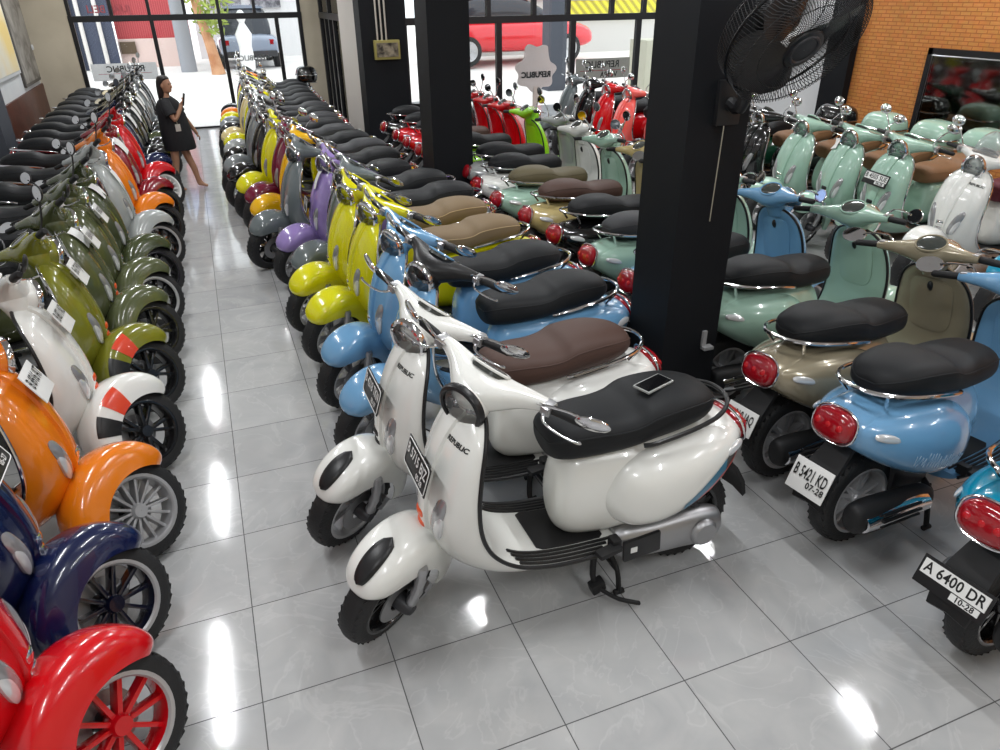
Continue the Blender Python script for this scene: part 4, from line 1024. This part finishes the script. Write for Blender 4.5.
# ------------------------------------------------------------ the scooters
C = dict(white=paint('white', 234, 234, 229), blue=paint('sky blue', 112, 162, 202), yellow=paint('yellow', 222, 216, 16), grey=paint('grey', 104, 112, 114), purple=paint('lilac', 152, 130, 190),
         maroon=paint('plum', 112, 22, 52), olive=paint('olive', 84, 90, 58), bolive=paint('bright olive', 124, 124, 34), dolive=paint('dark olive', 66, 74, 44), orange=paint('orange', 234, 126, 18), navy=paint('navy', 12, 24, 66),
         red=paint('red', 206, 8, 20), dred=paint('dark red', 132, 8, 26), mint=paint('mint', 160, 194, 176), champ=paint('champagne', 160, 150, 126, .25, .25), teal=paint('turquoise', 0, 138, 172), gold=paint('beige gold', 186, 168, 116),
         lime=paint('lime', 150, 220, 36), coral=paint('coral', 240, 96, 88), silver=paint('silver grey', 168, 172, 170), black=paint('black', 14, 14, 16), cream=paint('cream', 226, 206, 150), steel=paint('steel grey', 128, 134, 136), dgreen=paint('dark green', 20, 70, 48), yorange=paint('yellow orange', 236, 180, 8))
def vinyl(n, r, g, b): return noise_bump(mat(n, srgb(r, g, b), .6), 220, .15, .002)
SB = vinyl('dark brown seat', 74, 52, 44); ST_ = vinyl('tan seat', 118, 98, 70); SO = vinyl('olive brown seat', 92, 84, 60); SM = vinyl('maroon seat', 92, 24, 40); SG = vinyl('grey black seat', 44, 45, 48); STN = vinyl('light tan seat', 128, 94, 64)
BLK = M_BLACK
# row by the right hand of the aisle, noses to the aisle (heading -x)
GA = 'scooters in the row on the pillar side of the aisle'
def A(label, x, y, c, **k):
    k.setdefault('steer', .55); k.setdefault('lean', .02); k.setdefault('opts', ('mirror_low',)); k.setdefault('group', GA); k.setdefault('rimm', M_SILVER)
    return scooter('s', label, x, y, PI + k.pop('turn', 0), C[c], anchor='front', **k)
A('white scooter with a black seat and a phone lying on it', .53, .13, 'white', trim=BLK, slot=M_ORSLOT, hlring=BLK, rail=BLK, steer=.62, opts=('crest', 'dealer', 'cowl_stripe', 'mirror_low'), rimm=M_BRIM, plates=[dict(txt='B 5715 BJZ', sub='05-28', front=True, style='black')])
A('white scooter with a dark brown seat, parked between the white and the blue scooter', .50, .74, 'white', seat=SB, trim=BLK, slot=M_INK, steer=.62, opts=('crest', 'dealer', 'mirror_low'), rimm=M_SILVER, plates=[dict(txt='B 4218 TKN', sub='03-27', front=True, style='black')])
A('sky blue scooter with a black seat parked next to the brown seated white one', .74, 1.40, 'blue', headset=M_BLACK)
A('sky blue scooter with a bright blue fender parked next to the yellow scooters', .74, 2.0, 'blue')
A('yellow scooter with a tan seat parked next to the sky blue scooter', .74, 2.66, 'yellow', seat=ST_, piping=M_PIPING, papers=[dict(t=3.3, y=-.10, size=(.08, .2))])
A('yellow scooter with a tan seat parked next to the grey scooter', .70, 3.22, 'yellow', seat=ST_, piping=M_PIPING)
A('grey scooter between the yellow and the lilac scooter', .78, 3.76, 'grey', papers=[dict(t=3.0, y=-.08, size=(.10, .16))])
A('lilac purple scooter with a black seat', .72, 4.30, 'purple', papers=[dict(t=2.3, y=.02, size=(.11, .16))], plates=[dict(txt='B 3381 UQ', sub=None, front=True, style='black', size=(.16, .12), t=4.0)])
A('dark grey scooter behind the lilac one on the aisle', .54, 4.86, 'grey', rimm=M_BRIM)
far = [('yellow orange scooter behind the dark grey one on the aisle', .60, 5.55, 'yorange'), ('plum red scooter between two yellow ones', .58, 6.05, 'maroon'), ('yellow scooter behind the plum red one', .52, 6.5, 'yellow'),
       ('black scooter behind the far yellow one on the aisle', .46, 6.98, 'black'), ('steel grey scooter between two black ones on the aisle', .44, 7.45, 'steel'), ('black scooter behind the steel grey one on the aisle', .46, 7.95, 'black'),
       ('silver scooter halfway to the entrance on the aisle', .50, 8.45, 'silver'), ('yellow scooter beyond the silver one on the aisle', .52, 8.95, 'yellow'), ('cream scooter near the entrance on the aisle', .50, 9.45, 'cream'),
       ('black scooter beside the cream one near the entrance', .52, 9.95, 'black'), ('steel grey scooter fourth from the entrance on the pillar side', .54, 10.45, 'steel'), ('yellow scooter third from the entrance on the pillar side', .56, 10.95, 'yellow'),
       ('orange scooter second from the entrance on the pillar side', .60, 11.45, 'orange'), ('black scooter with a dark top case nearest the entrance', .62, 12.0, 'black')]
for i, (lb, x, y, c) in enumerate(far):
    y = 5.5 + .555 * i
    A(lb, x, y, c, level=1, seat=(M_SEAT, SG)[i % 2], opts=('mirror_up', 'topcase') if i == 13 else (('mirror_up',) if i % 3 else ('mirror_low',)), rimm=(M_BRIM, M_SILVER)[i % 2], steer=.50 + .08 * (i % 3))
# row along the left wall, noses to the aisle (heading +x)
GB = 'scooters in the row along the left wall'
NB = 0
def Bs(label, y, c, **k):
    k.setdefault('steer', .72); k.setdefault('lean', -.10); k.setdefault('opts', ('mirror_up',)); k.setdefault('group', GB); k.setdefault('mirror', BLK)
    global NB
    NB += 1
    if NB % 2 == 0 and k['opts'][0] == 'mirror_up': k['opts'] = ('mirror_low',) + tuple(k['opts'][1:])
    return scooter('s', label, k.pop('x', -.43), y, k.pop('turn', 0.05), C[c], anchor='front', **k)
MRED = paint('red rim', 200, 10, 24)
def wp(t, s=None, tilt=.0, tt=2.5): return dict(txt=t, sub=s, front=True, style='white', size=(.22, .145), tilt=tilt, t=tt)
Bs('bright red scooter with red spoked silver rimmed wheels beside the navy one', -.12, 'red', rim='ten', rimm=MRED, lipm=M_SILVER, opts=('mirror_up',), plates=[dict(txt='B 4077 SJX', sub='01-26', front=True, style='black', t=2.6)])
Bs('navy blue scooter with black spoked silver rimmed wheels beside the red one', .46, 'navy', x=-.49, rim='ten', rimm=paint('navy rim', 10, 14, 34), lipm=M_SILVER, plates=[dict(txt='B 6276 VXK', sub='05-27', front=True, style='black', t=2.6)])
Bs('bright orange scooter with silver multi spoke wheels', 1.04, 'orange', rim='multi', rimm=M_SILVER, plates=[wp('B 6916 AT')], opts=('mirror_up',))
Bs('white scooter with a red and black striped fender beside the orange one', 1.76, 'white', opts=('mirror_up', 'stripe'), slot=M_ORSLOT, trim=BLK, plates=[wp('B 6871 NO')])
Bs('bright olive green scooter with a red and black striped fender', 2.46, 'bolive', opts=('mirror_up', 'stripe'), slot=M_ORSLOT, plates=[wp('B 6719 JK')])
Bs('olive green scooter with black wheels behind the bright olive one', 3.16, 'olive', slot=M_ORSLOT, papers=[dict(t=2.0, y=-.05, size=(.10, .16))], plates=[wp('B 3014 UH')])
Bs('olive green scooter with silver rimmed wheels', 3.80, 'olive', rim='ten', lipm=M_SILVER, plates=[wp('B 3402 KL')])
Bs('dark olive scooter with white paper notes beside the pale grey one', 4.46, 'dolive', papers=[dict(t=1.9, y=-.02, size=(.17, .16), rot=.1), dict(t=2.2, y=.12, size=(.10, .12))])
Bs('pale grey white scooter behind the olive scooters', 5.26, 'silver', rim='ten', lipm=M_SILVER, x=-.42, papers=[dict(t=3.0, y=.0, size=(.12, .2))])
Bs('orange scooter between the pale grey and the dark red scooter', 6.0, 'orange', x=-.42)
Bs('dark red scooter behind the far orange one', 6.75, 'dred', papers=[dict(t=2.2, y=-.1, size=(.11, .2))])
Bs('red scooter with white spoked wheels next to the dark red one', 7.62, 'red', rim='multi', rimm=M_WHITEP, x=-.42)
Bs('navy blue scooter beyond the red one with white wheels', 8.22, 'navy', x=-.46, level=1)
bl = ['black scooter standing just behind the woman in black', 'black scooter with white papers second behind the woman', 'dark olive scooter third behind the woman', 'black scooter fifth from the entrance along the wall', 'black scooter fourth from the entrance along the wall', 'steel grey scooter third from the entrance along the wall', 'black scooter second from the entrance along the wall', 'black scooter nearest the entrance along the wall']
for i, lb in enumerate(bl):
    Bs(lb, 8.85 + .58 * i, ('black', 'black', 'dolive', 'black', 'black', 'steel', 'black', 'black')[i], x=-.48 + (.03 * (i % 2)), level=1, mirror=M_CHROME, seat=(M_SEAT, SG)[i % 2], papers=[dict(t=2.6, y=-.05, size=(.12, .18))] if i < 6 else ())
# third row: tails to the pillars, noses away (heading +x)
GC = 'scooters in the row with their tails to the pillars'
def Cs(label, y, c, **k):
    k.setdefault('steer', .12); k.setdefault('lean', -.06); k.setdefault('opts', ('mirror_low',)); k.setdefault('group', GC); k.setdefault('rimm', M_SILVER); k.setdefault('trim', BLK)
    if y > 3: k['opts'] = ('mirror_up',)
    return scooter('s', label, k.pop('x', 2.71), y, k.pop('turn', 0.04), C[c], anchor='rear', **k)
Cs('turquoise scooter with a framed plate at the near end of its row', -.80, 'teal', x=2.68, plates=[dict(txt='A 6400 DR', sub='10-28', front=False, style='framed')], rimm=M_BRIM)
Cs('sky blue scooter with a black seat and a scribbled cowl beside the turquoise one', -.09, 'blue', x=2.67, opts=('mirror_low', 'scribble'), turn=.07, plates=[dict(txt='B 5421 KD', sub='07-28', front=False, style='white', size=(.2, .15))])
Cs('champagne scooter with a black seat beside the front pillar', .44, 'champ', turn=.07, plates=[dict(txt='B 6218 JAQ', sub=None, front=False, style='white', size=(.2, .13))])
Cs('mint green scooter with a black seat right behind the front pillar', 1.17, 'mint', x=2.88)
Cs('blue scooter between two mint ones behind the front pillar', 1.73, 'blue', x=2.73)
Cs('mint green scooter with a grey black seat, its tail left of the front pillar', 2.29, 'mint', seat=SG, x=2.73)
Cs('black scooter with a black seat between the mint and the beige gold one', 2.84, 'black', x=2.73)
Cs('beige gold scooter with a brown seat', 3.40, 'gold', seat=SB, x=2.73)
Cs('mint green scooter with an olive brown seat beside the beige gold one', 3.99, 'mint', seat=SO, x=2.70)
Cs('white scooter with a black seat beyond the far mint one', 4.60, 'white', x=2.73)
Cs('silver grey scooter behind the middle pillar', 5.2, 'silver', x=2.82, level=1)
Cs('lime green scooter behind the middle pillar', 5.92, 'lime', x=2.73, level=1)
Cs('red scooter with a brown seat next to the lime green one', 6.5, 'red', seat=SB, x=2.68, level=1)
Cs('red scooter second beyond the lime green one', 7.05, 'red', x=2.68, level=1)
Cs('red scooter third beyond the lime green one, last of the red ones', 7.6, 'red', x=2.68, level=1)
Cs('black scooter at the far end of its row near the bar stool', 8.3, 'black', x=2.68, level=1)
# fourth row facing the third (heading -x), tails to the brick wall
GD = 'scooters in the row by the brick wall'
def Ds(label, y, c, **k):
    k.setdefault('steer', .15); k.setdefault('lean', -.06); k.setdefault('opts', ('mirror_up',)); k.setdefault('group', GD); k.setdefault('rimm', M_SILVER)
    return scooter('s', label, k.pop('x', 5.55), y, PI + k.pop('turn', 0), C[c], anchor='front', **k)
Ds('turquoise scooter in the row by the brick wall', 1.40, 'teal')
Ds('white scooter with a maroon seat in the row by the brick wall', 2.16, 'white', seat=SM, opts=('mirror_up', 'dealer', 'screen'))
Ds('mint green scooter with a framed number plate and a top case', 2.90, 'mint', seat=STN, opts=('mirror_up', 'topcase'), slot=BLK, plates=[dict(txt='B 4505 SUE', sub='06-28', front=True, style='framed')])
Ds('mint green scooter with a top case between two others with top cases', 3.46, 'mint', seat=STN, opts=('mirror_up', 'topcase'), slot=BLK, papers=[dict(t=1.6, y=-.14, size=(.1, .16))])
Ds('mint green scooter with a top case farthest along the brick wall', 4.10, 'mint', seat=STN, opts=('mirror_up', 'topcase'))
Ds('black scooter with a black top case next to the last mint one', 4.78, 'black', seat=STN, opts=('mirror_up', 'topcase'), level=1)
for i, (lb, y, c) in enumerate([('dark green scooter hidden behind the front pillar by the white wall', 5.45, 'dgreen'), ('black scooter by the white wall, nearest of the black ones there', 6.0, 'black'), ('black scooter second along the white wall beside the coral one', 6.5, 'black'),
                                ('coral pink scooter facing the row of red scooters', 7.05, 'coral'), ('red scooter facing away by the wide window', 7.6, 'red'), ('black scooter close to the wide window', 8.15, 'black'), ('dark grey scooter standing nearest the wide window', 8.75, 'grey')]):
    y = 5.4 + .59 * i
    Ds(lb, y, c, x=5.3 if i > 2 else 5.5, level=1)
# the phone lying on the white scooter's seat
ph = empty('mobile_phone', (1.66, .13, .927), (-.02, -.02, PI + .35)); tag(ph, 'black mobile phone with pale edges lying on the black seat', 'phone')
obj('case', MB().box((0, 0, .005), (.160, .080, .009), None, .004), mat('pale phone case', srgb(180, 182, 180), .3, .3), ph)
obj('screen', MB().box((0, 0, .0100), (.148, .068, .002), None, .0008), mat('phone screen', (.004, .004, .005), .08, 0, .5), ph)
